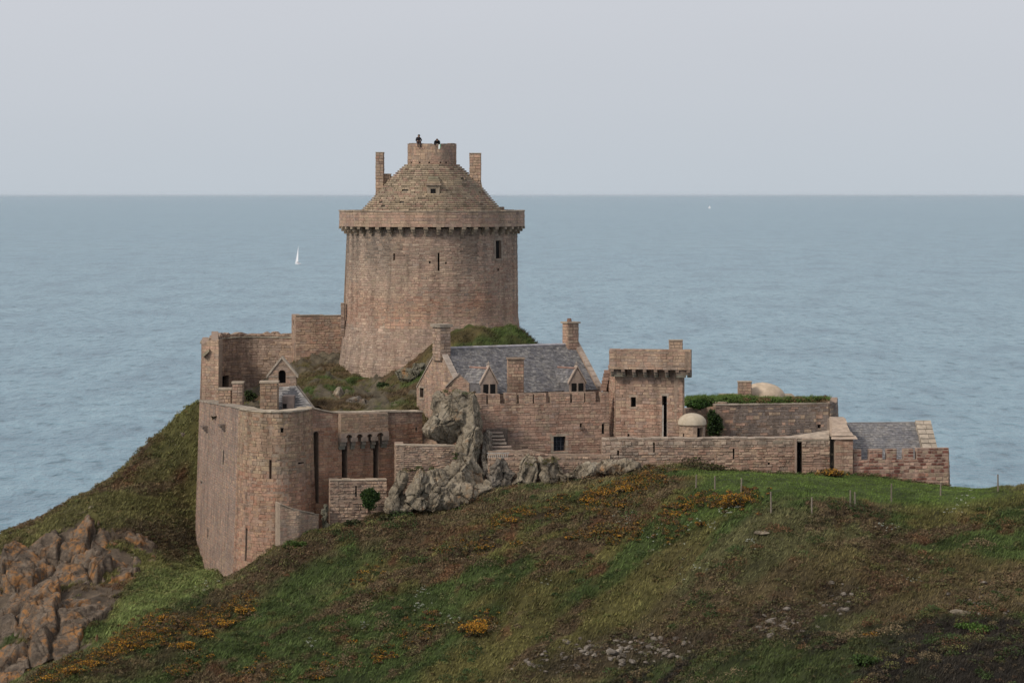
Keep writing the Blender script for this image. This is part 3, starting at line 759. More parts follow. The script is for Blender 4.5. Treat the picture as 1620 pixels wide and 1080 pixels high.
# stepped stone roof
prof_y = [(345, 6.35), (328, 5.62), (316, 5.02), (305, 4.55), (292, 3.93), (280, 3.32), (270, 2.74), (259, 2.05)]
def roof_r(y):
    for (y0, r0), (y1, r1) in zip(prof_y, prof_y[1:]):
        if y1 <= y <= y0: return r0 + (r1 - r0) * (y0 - y) / (y0 - y1)
    return 2.0
rng = random.Random(4); roof = None
mb = MB(); mb.lathe([(roof_r(y) - 0.12, kz(y)) for y in range(345, 258, -3)], KX, KY, 72, (0.10, 0.085, 0.07)); roof = mb.build('roof', M['mortar'], keep)  # dark core colour paints deeper shadow lines between the stone courses
sb = MB(); ys = np.linspace(345, 260, 29)
for k in range(len(ys) - 1):
    y0, y1 = ys[k], ys[k + 1]; r0 = roof_r(y0); r1 = roof_r(y1) - 0.05; z0, z1 = kz(y0), kz(y1) - rng.uniform(0.02, 0.04)
    a = rng.random() * 0.1
    while a < 2 * math.pi + 0.02:
        da = rng.uniform(0.25, 0.6) / r0
        nn = noise.noise(Vector((a * 2.2, k * 0.13, 2.0)))
        base = [(0.315, 0.25, 0.175), (0.27, 0.215, 0.155), (0.35, 0.275, 0.20), (0.295, 0.205, 0.155)][int(min(3, max(0, rng.random() * 4 + nn)))]
        v = rng.uniform(0.86, 1.12) * (1 + 0.2 * nn); col = tuple(x * v for x in base)
        o = rng.uniform(-0.01, 0.06); vs = []
        if rng.random() < 0.012: a += da; continue
        if rng.random() < 0.08: col = tuple(x * 0.65 for x in col)
        for rr, zz in ((r0 + o, z0), (r1 - 0.1, z0), (r1 - 0.1, z1), (r0 - 0.03 + o, z1)):
            for aa in (a + 0.012 / r0, a + da - 0.012 / r0):
                vs.append((KX + rr * math.cos(aa), KY + rr * math.sin(aa), zz + (0.0 if zz == z0 else 0)))
        sb.add(vs, [(0, 1, 7, 6), (6, 7, 5, 4), (0, 6, 4, 2), (1, 3, 5, 7)], col)
        a += da
sb.build('stones', M['stone'], roof, kind='stuff')
# dormer window of the roof
dY = KY - roof_r(305) - 0.05
def qbox(parent, name, x0, x1, y0, y1, Y, dep, col, mat='dressed', over=0.0):
    mb = MB(); mb.prism([at(x0, y1, Y), at(x1, y1, Y), at(x1, y0, Y), at(x0, y0, Y)], Vector((0, dep, 0)), col); return mb.build(name, M[mat], parent)
dorm = qbox(keep, 'dormer', 675, 696, 293.5, 315, dY - 0.02, 1.6, (0.31, 0.245, 0.18))
qbox(dorm, 'lintel', 673.5, 697.5, 290.5, 293.3, dY - 0.18, 1.6, (0.33, 0.25, 0.19))
qbox(dorm, 'jamb', 676, 681, 298.5, 313, dY - 0.08, 0.2, (0.33, 0.265, 0.20)); qbox(dorm, 'jamb', 689.5, 695, 298.5, 313, dY - 0.08, 0.2, (0.33, 0.265, 0.20))
qbox(dorm, 'window_opening', 681.3, 689.2, 298.5, 312.5, dY - 0.035, 0.2, (0.01, 0.01, 0.01), 'dark')
for k, (y0, y1, w_) in enumerate(((286.8, 290.2, 10.5), (283, 286.5, 9.5), (279.5, 282.7, 8))):
    qbox(dorm, 'roof_step', 685.5 - w_, 685.5 + w_, y0, y1, dY + 0.12 + 0.28 * k, 1.6, (0.31 - .02 * k, 0.245, 0.175))
# turret on top with its parapet
tl = Line(circle(KX + 0.0, KY, 2.03, 40, -180, 180))
th_ = [hole(tl, x - 1.2, x + 1.2, 256, 258.5, 0.3, 'drain_hole') for x in (651, 664, 679, 697, 706)]
tw = masonry(keep, 'turret', tl, kz(263), kz(228.5), 0.4, th_, (0.22, 0.3), (0.35, 0.7), P_PAR, 21, proud=(0.006, 0.02))
coping(tw, tl, kz(228.5), 0.05, 0.03, 0.42, 8, (0.33, 0.25, 0.2), u0=0.002, u1=tl.u(684)); coping(tw, tl, kz(228.5), 0.05, 0.03, 0.42, 9, (0.33, 0.25, 0.2), u0=tl.u(701))
mb = MB(); mb.lathe([(1.7, kz(236)), (0.01, kz(235))], KX, KY, 32, (0.25, 0.2, 0.16)); mb.build('turret_floor', M['dressed'], keep)
stone_block(keep, 'chimney', (xat(601, KY), KY + 0.1), 0.62, 1.5, kz(312), kz(242), 0.0, P_TAN, 31, 0.06, 0.0)
stone_block(keep, 'buttress', (xat(612, KY), KY + 0.3), 0.62, 1.1, kz(305), kz(276), 0.0, P_TAN, 33, 0.06, 0.0)
stone_block(keep, 'chimney', (xat(752, KY), KY - 0.2), 0.92, 1.6, kz(318), kz(243.5), 0.0, P_TAN, 32, 0.06, 0.0)
mb = MB(); A = [at(743, 318, KY - 1.1), at(768, 318, KY - 1.1), at(763, 298, KY - 1.0), at(760.5, 285, KY - 1.0), at(743, 285, KY - 1.0)]
mb.prism(A, Vector((0, 1.9, 0)), (0.29, 0.235, 0.17)); mb.build('chimney_base', M['dressed'], keep)
stone_block(keep, 'buttress', (xat(545.3, KY) - 0.05, KY - 1.5), 0.3, 0.5, kz(530), kz(479), 0.0, P_GREY, 36, 0.05, 0.0)

# ------------------------------------------------------------------ WALLS BEHIND, LEFT OF THE KEEP
bw = empty('rear_curtain_wall', at(400, 612, 238), 'shaded grey-brown curtain wall with ragged top behind the bell-gabled chapel', 'wall')
l_ = Line(catmull(pxl((341.5, 229.5), (343, 233.5), (350, 236.4), (366, 237.8), (400, 239), (472, 238))))
zc = zat(535, 238); rg = random.Random(9); ragged = [rg.uniform(0.0, 0.3) for _ in range(60)]
hh = [hole(l_, 348.5, 360, 594.5, 612, 0.6, 'doorway')]
q = masonry(bw, 'wall', l_, 31.5, zc, 1.2, hh, (0.2, 0.3), (0.3, 0.65), P_GREY, 41, proud=(0.01, 0.06))
coping(q, l_, zc, 0.08, 0.10, 1.3, 42, (0.31, 0.27, 0.21))
l2 = Line([(p.x, p.y + 0.5) for p in l_.p])
masonry(bw, 'rubble_parapet', l2, zc + 0.1, lambda u: zc + 0.25 + ragged[int(u / 0.35) % 60], 0.6, [], (0.12, 0.2), (0.18, 0.4), P_GREY, 43, proud=(0.02, 0.1), joined=True, du=0.3)

we = empty('curtain_wall_end', at(333, 640, 220), 'tall narrow stone wall end above the left flank of the gatehouse', 'wall')
wz = zat(532, 220)
for k, (a, b_) in enumerate([((320.5, 231), (319.5, 220.5)), ((319.5, 220.5), (346, 219.8)), ((345.2, 220.4), (345, 235.4))]):
    l_ = Line(pxl(a, b_), lambda z: max(0, 38 - z) * 0.035 if k == 0 else max(0, 38 - z) * 0.005)
    if k == 0:
        masonry(we, 'side_wall', l_, 22, wz - 0.62, 0.5, [], (0.2, 0.3), (0.3, 0.6), P_GREY, 45, joined=True)
    else:
        q = masonry(we, 'wall', l_, 31.0, (lambda u: wz - 0.25 - 0.45 * max(0, 1 - u / 0.9) ** 2) if k == 1 else wz - 0.35, 0.55, [], (0.2, 0.3), (0.3, 0.6), P_TAN if k == 1 else P_GREY, 46 + k)
mb = MB(); mb.prism([at(319.5, 560, 219.9), at(331, 552, 219.9), at(331, 556, 219.9), at(321, 565, 219.9)], Vector((0, 0.6, 0)), (0.32, 0.27, 0.19)); mb.build('ledge', M['dressed'], we)

tw2 = empty('link_wall', at(504, 572, 235), 'tan rubble wall joining the keep to the lower curtain', 'wall')
l_ = Line(pxl((468, 234.5), (547, 235)))
zt2 = zat(500, 234.7)
q = masonry(tw2, 'wall', l_, 33, zt2, 1.0, [hole(l_, 464.5, 469.5, 507, 514, 0.4, 'loophole')][:0], (0.2, 0.28), (0.26, 0.55), P_TAN, 51, proud=(0.01, 0.06))
coping(q, l_, zt2, 0.07, 0.05, 1.05, 52, (0.30, 0.24, 0.185))
l_ = Line(pxl((461.5, 238.5), (468, 234.5)))
masonry(tw2, 'end_wall', l_, 33, zt2 + 0.02, 0.6, [hole(l_, 463, 466.5, 506.5, 514.5, 0.4, 'loophole')], (0.2, 0.28), (0.26, 0.55), P_TAN, 53)

# ------------------------------------------------------------------ THE GATEHOUSE (front left)
gh = empty('gatehouse', at(440, 900, 200), 'tall battered stone gatehouse with rounded corner tower at the left cliff', 'gatehouse')
gb = lambda z: max(0.0, 34.4 - z) * 0.034
l_ = Line(pxl((316.5, 219.5), (378, 203.6)), gb)
fh = [hole(l_, 355, 357.5, 712, 735), hole(l_, 335, 337, 836, 849), hole(l_, 321.5, 325, 761, 765, 0.4, 'putlog_hole')]
flank = masonry(gh, 'flank_wall', l_, 19.5, lambda u: 33.75 + 0.65 * u / l_.L, 1.0, fh, (0.2, 0.27), (0.25, 0.5), P_MAUVE, 61, proud=(0.008, 0.03), mort=(0.19, 0.155, 0.135))
coping(flank, l_, lambda u: 33.75 + 0.65 * u / l_.L, 0.08, 0.06, 1.05, 62, (0.31, 0.26, 0.21))
for x in (329, 356.5):
    mb = MB(); u_ = l_.u(x); zz = zat(678 if x < 340 else 676, l_.at(u_, 34).y)
    for k in range(3):
        mb.prism([l_.at(u_ - 0.45, zz - 0.22 + 0.16 * k, 0.15 + 0.14 * k), l_.at(u_ + 0.45, zz - 0.22 + 0.16 * k, 0.15 + 0.14 * k), l_.at(u_ + 0.45, zz - 0.07 + 0.16 * k, 0.15 + 0.14 * k), l_.at(u_ - 0.45, zz - 0.07 + 0.16 * k, 0.15 + 0.14 * k)],
                 l_.at(u_, zz, -0.1) - l_.at(u_, zz, 0.2 + 0.14 * k), (0.16, 0.125, 0.105))
    mb.build('corbel', M['dressed'], gh)
tc_ = Line(catmull(pxl((378, 203.6), (388, 201.9), (405, 200.6), (430, 199.9), (455, 200.1), (478, 201.4), (494, 203.4))), gb)
P_TOW = palette([PINK, TAN, RED, MAUVE, GREY], [4, 3.2, 1.4, 1.4, 0.8], 0.17, 0.3, 0.5,
                lambda p, c, r: (c[0] * 0.83, c[1] * 0.85, c[2] * 0.79) if p.z > 30 else (c[0] * 0.87, c[1] * 0.79, c[2] * 0.74))
hs = [hole(tc_, 427, 430.5, 727, 758), hole(tc_, 394.2, 397, 835, 887), hole(tc_, 444, 449, 676.5, 684, 0.5, 'gun_port'), hole(tc_, 470, 479, 730.5, 733.5, 0.3, 'putlog_hole')]
tow = masonry(gh, 'round_tower', tc_, 19.5, 34.4, 1.0, hs, (0.2, 0.29), (0.26, 0.6), P_TOW, 64, proud=(0.006, 0.045))
coping(tow, tc_, 34.4, 0.10, 0.12, 1.05, 65, (0.37, 0.31, 0.24))
q = MB()
for k in (0, 3):
    pass
gl_ = Line(pxl((494, 203.6), (668, 208.0)), lambda z: max(0.0, 34.4 - z) * 0.01)
gzt = lambda u: 34.4 - 0.35 * min(1, u / 1.6) - 0.25 * u / gl_.L
P_GATE = palette([RED, PINK, TAN, MAUVE, BUFF], [2.2, 5, 2.2, 0.9, 0.6], 0.13, 0.3, 0.5, lambda p, c, r: (c[0] * 0.90, c[1] * 0.78, c[2] * 0.70) if p.z < 33 else tuple(x * .88 for x in c))
gh_h = [hole(gl_, 495.5, 503.5, 682, 796, 0.8, 'niche', True), hole(gl_, 540.5, 549, 689, 756, 0.8, 'drawbridge_slot'), hole(gl_, 590, 598.5, 689, 756, 0.8, 'drawbridge_slot'), hole(gl_, 657, 660, 676, 681, 0.3, 'putlog_hole')]
gw = masonry(gh, 'gate_wall', gl_, 23, gzt, 1.0, gh_h, (0.2, 0.28), (0.28, 0.62), P_GATE, 66, proud=(0.008, 0.035))
coping(gw, gl_, gzt, 0.09, 0.10, 1.05, 67, (0.36, 0.30, 0.235))
# machicolation over the slots
zgA = lambda y: zat(y, 205.5)
u0_, u1_ = gl_.u(534.5), gl_.u(609.5)
ml = Line([gl_.at(u0_, 34, 0.50).xy, gl_.at(u1_, 34, 0.50).xy])
masonry(gh, 'machicolation', ml, zgA(683), lambda u: gzt(u0_ + u) - 0.0, 0.48, [], (0.22, 0.28), (0.35, 0.6), P_TOW, 68, proud=(0.008, 0.03))
cols_x = [539.5, 556, 572.5, 588, 605.5]
for i, x in enumerate(cols_x):
    u_ = gl_.u(x)
    for j, (o, ya, yb, w_) in enumerate(((0.52, 690.5, 697.0, 0.34), (0.36, 697.2, 703, 0.32), (0.2, 703.2, 709, 0.30))):
        mb = MB(); w2 = w_ * (1.55 if i in (0, 4) or (j < 1) else 1.0)
        mb.prism([gl_.at(u_ - w2 / 2, zgA(yb), o), gl_.at(u_ + w2 / 2, zgA(yb), o), gl_.at(u_ + w2 / 2, zgA(ya), o), gl_.at(u_ - w2 / 2, zgA(ya), o)], gl_.at(u_, 34, -0.1) - gl_.at(u_, 34, o), (0.21 - 0.02 * j, 0.165, 0.135))
        mb.build('corbel', M['dressed'], gh)
for i in range(4):
    ua, ub = gl_.u(cols_x[i]), gl_.u(cols_x[i + 1]); um = (ua + ub) / 2; r_ = (ub - ua) / 2 - 0.17
    zb_, zt_ = zgA(690.4), zgA(682.7)
    arc = [(um + r_ * math.cos(t), min(zt_ - 0.03, zb_ + r_ * 0.95 * math.sin(t))) for t in [k * math.pi / 10 for k in range(11)]]
    poly = [(ua + (0.003 if i else -0.25), zt_), (ua + (0.003 if i else -0.25), zb_)] + arc[::-1] + [(ub - (0.003 if i < 3 else -0.25), zb_), (ub - (0.003 if i < 3 else -0.25), zt_)]
    mb = MB(); mb.prism([gl_.at(x, z, 0.515) for x, z in poly], gl_.at(um, 34, -0.05) - gl_.at(um, 34, 0.515), (0.27, 0.205, 0.165)); mb.build('arch', M['dressed'], gh)

# court stacks and the bell-gabled chapel behind the gatehouse
for nm, x0, x1, y0, y1, Y, lab, pal in (('chimney_stack', 366.5, 385, 607, 650, 212, 'squat stone chimney stack with pale cap on the flank wall', P_TAN),
                                   ('stone_pier', 345, 366, 617, 652, 212.5, 'low pale stone pier left of the squat chimney stack', P_RUB),
                                   ('chimney_stack', 410.5, 440, 606, 652, 208.5, 'broad stone chimney stack in front of the bell gable', P_TOW)):
    t = empty(nm, at((x0 + x1) / 2, y1, Y), lab, 'chimney' if 'chimney' in nm else 'pier')
    stone_block(t, 'shaft', (xat((x0 + x1) / 2, Y), Y + 0.5), (x1 - x0) * Y / F - 0.1, 0.9, zat(y1 + 15, Y), zat(y0, Y), 0.0, pal, 70 + int(x0), 0.14, 0.03, capcol=(0.38, 0.31, 0.24))
ch = empty('bell_gable_chapel', at(455, 645, 211), 'small stone chapel with pointed bell gable and slate lean-to roof', 'chapel')
cY = 212.5
cl_ = Line([(xat(424.5, cY), cY), (xat(468.5, cY), cY)])
za_, ze_ = zat(566, cY), zat(594, cY); uc = cl_.L * 0.49
gt = lambda u: ze_ + (za_ - ze_) * max(0.0, 1 - abs(u - uc) / (cl_.L * 0.5))
cwall = masonry(ch, 'gable_wall', cl_, 31, gt, 0.6, [hole(cl_, 440.5, 452, 585, 606, 0.5, 'bell_arch', True)], (0.2, 0.26), (0.25, 0.5), P_TAN, 81, du=0.2)
for s, (xa, xb) in enumerate(((421.5, 445.5), (445.8, 471))):
    ya, yb = (595, 564.5) if s == 0 else (564.5, 595)
    mb = MB(); p, q_ = at(xa, ya, cY - 0.1), at(xb, yb, cY - 0.1)
    up = Vector((0, 0, 0.14)); mb.prism([p - up, q_ - up, q_ + up * 0.5, p + up * 0.5], Vector((0, 0.8, 0)), (0.37, 0.31, 0.25)); mb.build('coping', M['dressed'], ch)
mb = MB(); mb.prism([at(423, 596.5, cY - 0.06), at(440, 596.5, cY - 0.06), at(440, 593.8, cY - 0.06), at(423, 593.8, cY - 0.06)], Vector((0, .3, 0)), (0.3, .24, .19)); mb.build('string_course', M['dressed'], ch)
mb = MB(); mb.prism([at(452.5, 596.5, cY - 0.06), at(471, 596.5, cY - 0.06), at(471, 593.8, cY - 0.06), at(452.5, 593.8, cY - 0.06)], Vector((0, .3, 0)), (0.3, .24, .19)); mb.build('string_course', M['dressed'], ch)
slate_roof(ch, at(441, 655, 208.9), at(503, 655, 209.4), at(441, 612, cY - 0.1), at(468, 610, cY - 0.1), 12, (0.22, 0.34), 83, 'lean_to_roof', cols=[(0.2, 0.19, 0.185), (0.24, 0.225, 0.21), (0.17, 0.165, 0.165), (0.27, 0.25, 0.235), (0.2, 0.18, 0.165)])
qbox(ch, 'small_dormer', 446.5, 464.5, 627, 652, 209.3, 1.6, (0.21, 0.165, 0.145)); qbox(ch, 'window', 447.5, 453.5, 638.5, 645.5, 209.28, 0.1, (0.01, .01, .01), 'dark')
mb = MB(); mb.prism([at(466, 613, cY + 1.5), at(498, 655, 210.4), at(503, 655, 210.0), at(470, 610, cY + 1.2)], Vector((0.1, 0.3, 0)), (0.3, 0.25, 0.2)); mb.build('verge', M['dressed'], ch)

# ------------------------------------------------------------------ rubble walls on the slope in front
rt = empty('retaining_wall', at(475, 868, 198), 'grey-buff sloping retaining wall against the round tower foot', 'wall')
l_ = Line(pxl((443, 197.6), (472, 198.0), (504, 199.6)))
rzt = lambda u: zat(797, 197.6) + (zat(814, 199.6) - zat(797, 197.6)) * (u / l_.L) ** 0.7
q = masonry(rt, 'wall', l_, 20, rzt, 1.6, [], (0.16, 0.24), (0.2, 0.42), palette([TAN, BUFF, PINK, GREY], [4, 2, 2, 2], 0.06), 91, proud=(0.004, 0.018), mort=(0.29, 0.225, 0.172), du=0.3)
coping(q, l_, rzt, 0.07, 0.05, 1.4, 92, (0.37, 0.30, 0.235))
r2 = empty('rubble_wall', at(567, 838, 201), 'rubble wall with a slit below the two drawbridge slots', 'wall')
l_ = Line(pxl((521.5, 200.8), (612, 201.4)))
hh = [hole(l_, 562, 564.5, 768, 786)]
q = masonry(r2, 'wall', l_, 23.5, zat(760, 201), 0.8, hh, (0.12, 0.24), (0.16, 0.42), P_RUB, 93, proud=(0.0, 0.09), jit=0.03, gap=0.04)
coping(q, l_, zat(760, 201), 0.07, 0.06, 0.85, 94, (0.37, 0.3, 0.23))
l_ = Line(pxl((520.5, 203.5), (521.4, 200.8))); masonry(r2, 'return_wall', l_, 23.5, zat(760, 201) - 0.01, 0.6, [], (0.12, 0.24), (0.16, 0.42), P_RUB, 95)
r3 = empty('rubble_wall', at(672, 750, 201.5), 'rubble wall perched on the boulders left of the big rock', 'wall')
l_ = Line(pxl((626, 201.2), (720, 201.8)))
q = masonry(r3, 'wall', l_, 27.5, lambda u: zat(704, 201.5) - 0.12 * u / l_.L, 0.8, [], (0.14, 0.24), (0.18, 0.46), P_RUB, 96, proud=(0.0, 0.09), jit=0.03, gap=0.04)
coping(q, l_, lambda u: zat(704, 201.5) - 0.12 * u / l_.L, 0.07, 0.05, 0.85, 97, (0.35, 0.285, 0.22))
l_ = Line(pxl((624.5, 204.5), (625.9, 201.2))); masonry(r3, 'return_wall', l_, 27.5, zat(704, 201.5) - 0.01, 0.6, [], (0.12, 0.24), (0.16, 0.42), P_RUB, 98)
r4 = empty('low_rubble_wall', at(870, 765, 204), 'low pinkish rubble wall among grey rocks under the barred window', 'wall')
l_ = Line(pxl((772, 203.2), (862, 203.6), (965, 204.4)))
z4 = lambda u: zat(713, 203.4) - 0.35 * max(0, min(1, (u - 3.2) / 1.5)) + 0.05 * noise.noise(Vector((u * 1.3, 0, 0))) + 0.12 * noise.noise(Vector((u * 3.1, 5, 0)))
q = masonry(r4, 'wall', l_, 27, z4, 0.7, [], (0.12, 0.22), (0.16, 0.4), palette([PINK, TAN, GREY, BUFF, DK], [3.2, 3, 2, 1.2, .6], 0.2), 99, proud=(0.0, 0.08), jit=0.03, gap=0.035)

# ------------------------------------------------------------------ THE SLATE-ROOFED HOUSE
hs_ = empty('slate_roofed_house', at(800, 650, 212), 'steep slate-roofed stone house with two dormers and gable chimneys', 'house')
ang = R(30); ax = Vector((math.cos(ang), math.sin(ang), 0)); nf = Vector((math.sin(ang), -math.cos(ang), 0))
RL = at(694, 551.5, 212.0); RLEN = 12.4; RR_ = RL + ax * RLEN
HW = 3.55; ZE = 35.0
ELp = RL + nf * HW; ELp.z = ZE; ERp = RR_ + nf * HW; ERp.z = ZE
BLp = RL - nf * HW; BLp.z = ZE; BRp = RR_ - nf * HW; BRp.z = ZE
slate_roof(hs_, ELp + ax * 0.45, ERp - ax * 0.3, RL + ax * 0.45, RR_ - ax * 0.3, 34, (0.16, 0.30), 111, 'roof')
slate_roof(hs_, BRp - ax * 0.3, BLp + ax * 0.45, RR_ - ax * 0.3, RL + ax * 0.45, 12, (0.4, 0.6), 112, 'rear_roof')
mb = MB(); mb.tube(RL + ax * 0.3 + Vector((0, 0, 0.02)), RR_ - ax * 0.2 + Vector((0, 0, 0.02)), 0.11, 0.11, 8, (0.36, 0.34, 0.36)); mb.build('ridge_tiles', M['dressed'], hs_)
# walls
fl = Line([ELp.xy, ERp.xy]); masonry(hs_, 'front_wall', fl, 30, ZE - 0.02, 0.6, [], (0.2, 0.28), (0.3, 0.6), P_PINK, 113)
gl2 = Line([BLp.xy, ELp.xy])
gtop = lambda u: (ZE + 0.12 + (RL.z - ZE) * (1 - abs(u - gl2.L / 2) / (gl2.L / 2)))
gh2 = [hole(gl2, 664.5, 670.5, 613.5, 629.5, 0.4, 'window')]
gwl = masonry(hs_, 'gable_wall', gl2, 30, gtop, 0.45, gh2, (0.18, 0.25), (0.25, 0.5), palette([PINK, TAN, MAUVE, GREY], [3.4, 2.6, 2, 1.4], 0.1), 114, du=0.25, proud=(0.006, 0.025))
frame(gwl, gl2, gh2[0], 0.1, 0.14, 0.04)
gr = Line([ERp.xy, BRp.xy]); masonry(hs_, 'far_gable_wall', gr, 30, lambda u: ZE + 0.1 + (RL.z - ZE) * (1 - abs(u - gr.L / 2) / (gr.L / 2)), 0.4, [], (0.22, 0.3), (0.3, 0.6), P_TAN, 115, du=0.25)
def raked(parent, A, B, w, t, n, col, seed, name='coping_stone'):
    rng = random.Random(seed); A, B = Vector(A), Vector(B); w = Vector(w)
    for i in range(n):
        p, q_ = A.lerp(B, i / n + 0.004), A.lerp(B, (i + 1) / n - 0.004); v = rng.uniform(0.85, 1.15)
        mb = MB(); u_ = Vector((0, 0, t + rng.uniform(-0.015, 0.015)))
        mb.hexa([p, q_, q_ + w, p + w, p + u_, q_ + u_, q_ + w + u_, p + w + u_], tuple(x * v for x in col)); mb.build(name, M['dressed'], parent)
up = Vector((0, 0, 0.10))
raked(hs_, RL - ax * 0.06 + up, ELp - ax * 0.06 + up, ax * 0.5, 0.13, 7, (0.36, 0.30, 0.255), 116)
raked(hs_, BLp - ax * 0.06 + up, RL - ax * 0.06 + up - Vector((0, 0, 0.004)), ax * 0.5, 0.13, 7, (0.34, 0.28, 0.235), 117)
raked(hs_, RR_ - ax * 0.36 + up, ERp - ax * 0.36 + up, ax * 0.45, 0.15, 9, (0.34, 0.27, 0.22), 118)
# kneeler wing of the gable towards the camera
wing = Line([(ELp - ax * 0.1).xy, (ELp - ax * 0.1 + nf * 1.3).xy])
masonry(hs_, 'gable_wing', wing, 30, lambda u: ZE + 0.05 - 0.1 * u, 0.4, [], (0.18, 0.25), (0.25, 0.5), P_PINK, 119, joined=True)
kn = Line([(xat(703, 207.3), 207.3), (xat(742, 207.0), 207.0)])
masonry(hs_, 'kneeler_gable', kn, 31, lambda u: zat(613, 207.2) + (zat(592, 207.2) - zat(613, 207.2)) * max(0.0, 1 - abs(u - kn.L * 0.6) / (kn.L * 0.6)), 0.35, [], (0.18, 0.25), (0.25, 0.5), P_PINK, 120, joined=True, du=0.1)
raked(hs_, at(704, 613, 207.1), at(726.5, 591, 207.0), Vector((0.02, 0.45, 0)), 0.10, 4, (0.36, 0.30, 0.25), 124)
stone_block(hs_, 'chimney', (RL + ax * 0.25).xy, 0.85, 1.25, RL.z - 0.9, zat(517, 212.3), ang, P_GREY, 121, 0.22, 0.10, capcol=(0.30, 0.25, 0.2))
c2 = RR_ - ax * 0.65
stone_block(hs_, 'chimney', c2.xy, 0.95, 0.85, RR_.z - 0.8, zat(511.5, 217.7), ang, palette([BUFF, PINK, TAN], [2, 3, 2], 0.1), 122, 0.12, 0.08, capcol=(0.35, 0.28, 0.21))
mb = MB(); mb.tube((c2.x - 0.1, c2.y, zat(509, 217.7)), (c2.x - 0.1, c2.y, zat(503.5, 217.7)), 0.2, 0.15, 8, (0.2, 0.12, 0.09)); mb.build('chimney_pot', M['dressed'], hs_)
# front chimney rising from the wall
fc = at(815.5, 640, 208.6)
stone_block(hs_, 'chimney', (fc.x, fc.y + 0.3), 27 * 208.6 / F - 0.12, 0.75, zat(655, 208.6), zat(568.5, 208.6), R(6), palette([TAN, PINK, RED, DK], [3, 3, 1.4, 0.8], 0.14, post=lambda p, c, r: tuple(x * 0.62 for x in c) if p.z < zat(597, 208.6) + r.uniform(-.2, .2) else c), 123, 0.12, 0.05, capcol=(0.27, 0.2, 0.15))
# dormers
def dormer(xc, y_apex, y_eave, y_sill, Y, w_px, side):
    t = bpy.data.objects.new('dormer', None); COL.objects.link(t); t.parent = hs_
    o = at(xc, y_sill, Y); t.location = o - origin_of(hs_)
    s = Y / F; hw = w_px * s / 2; zA, zE2, zS = zat(y_apex, Y), zat(y_eave, Y), zat(y_sill, Y)
    d = Vector((math.sin(R(18)), -math.cos(R(18)), 0)); a_ = Vector((math.cos(R(18)), math.sin(R(18)), 0))
    c = Vector((o.x, o.y, 0))
    Pn = lambda u, z, f=0.0: c + a_ * u + d * f + Vector((0, 0, z))
    mb = MB(); mb.prism([Pn(-hw, zS - 0.6), Pn(hw, zS - 0.6), Pn(hw, zE2), Pn(0, zA), Pn(-hw, zE2)], -d * 0.5, (0.325, 0.25, 0.205)); mb.build('gable_front', M['dressed'], t)
    for sg in (-1, 1):
        mb = MB(); p, q_ = Pn(sg * (hw + 0.08), zE2 - 0.05, 0.05), Pn(0.005 * sg, zA + 0.10, 0.05)
        pr = [p, q_, q_ + Vector((0, 0, 0.15)), p + Vector((0, 0, 0.15))]
        mb.prism(pr if sg < 0 else pr[::-1], -d * 0.6, (0.36, 0.285, 0.235)); mb.build('coping', M['dressed'], t)
        mb = MB(); ww = hw * 0.32
        cu = sg * hw * 0.42
        mb.prism([Pn(cu - ww, zS, 0.012), Pn(cu + ww, zS, 0.012), Pn(cu + ww, zS + 0.78, 0.012), Pn(cu - ww, zS + 0.78, 0.012)], -d * 0.1, (0.015, 0.013, 0.013)); mb.build('window_pane', M['dark'], t)
    mb = MB(); mb.prism([Pn(-hw * 0.09, zS, 0.03), Pn(hw * 0.09, zS, 0.03), Pn(hw * 0.09, zS + 0.8, 0.03), Pn(-hw * 0.09, zS + 0.8, 0.03)], -d * 0.05, (0.34, 0.27, 0.22)); mb.build('mullion', M['dressed'], t)
    mb = MB(); mb.prism([Pn(-hw - .06, zS - 0.1, 0.06), Pn(hw + .06, zS - 0.1, 0.06), Pn(hw + .06, zS, 0.06), Pn(-hw - .06, zS, 0.06)], -d * 0.2, (0.3, 0.24, 0.19)); mb.build('sill', M['dressed'], t)
    # finial
    mb = MB(); mb.tube(Pn(0, zA + 0.1, -0.2), Pn(0, zA + 0.55, -0.2), 0.07, 0.04, 6, (0.33, 0.28, 0.24)); mb.tube(Pn(-0.14, zA + 0.36, -0.2), Pn(0.14, zA + 0.36, -0.2), 0.05, 0.05, 6, (0.33, 0.28, 0.24)); mb.build('finial', M['dressed'], t)
    # slate roof running back into the main roof
    back = -nf * 2.1 - ax * 0.5
    E0, A0 = Pn(-hw, zE2, 0.0), Pn(0, zA, 0.0); E1 = Pn(hw, zE2, 0.0)
    bk = lambda v: v + back
    slate_roof(t, E0 - d * 0.05, bk(E0), A0 - d * 0.05, bk(A0), 6, (0.24, 0.36), 131 + int(xc), 'dormer_roof', th=0.05)
    slate_roof(t, bk(E1), E1 - d * 0.05, bk(A0), A0 - d * 0.05, 6, (0.24, 0.36), 132 + int(xc), 'dormer_roof', th=0.05)
    mb = MB(); mb.tube(A0 + Vector((0, 0, 0.02)), bk(A0) + Vector((0, 0, 0.02)), 0.08, 0.08, 6, (0.27, 0.17, 0.14)); mb.build('ridge_tiles', M['dressed'], t)
    mb = MB(); mb.prism([E0 + Vector((0.02, 0.03, 0)), bk(E0), bk(E0) - Vector((0, 0, 1.3)), E0 + Vector((0.02, 0.03, -1.3))], Vector((0.12, 0.02, 0)), (0.12, 0.115, 0.12)); mb.build('cheek', M['slate'], t)
dormer(774, 583, 607, 624, 208.9, 27, 0); dormer(913.5, 583, 606, 622, 213.2, 27, 0)

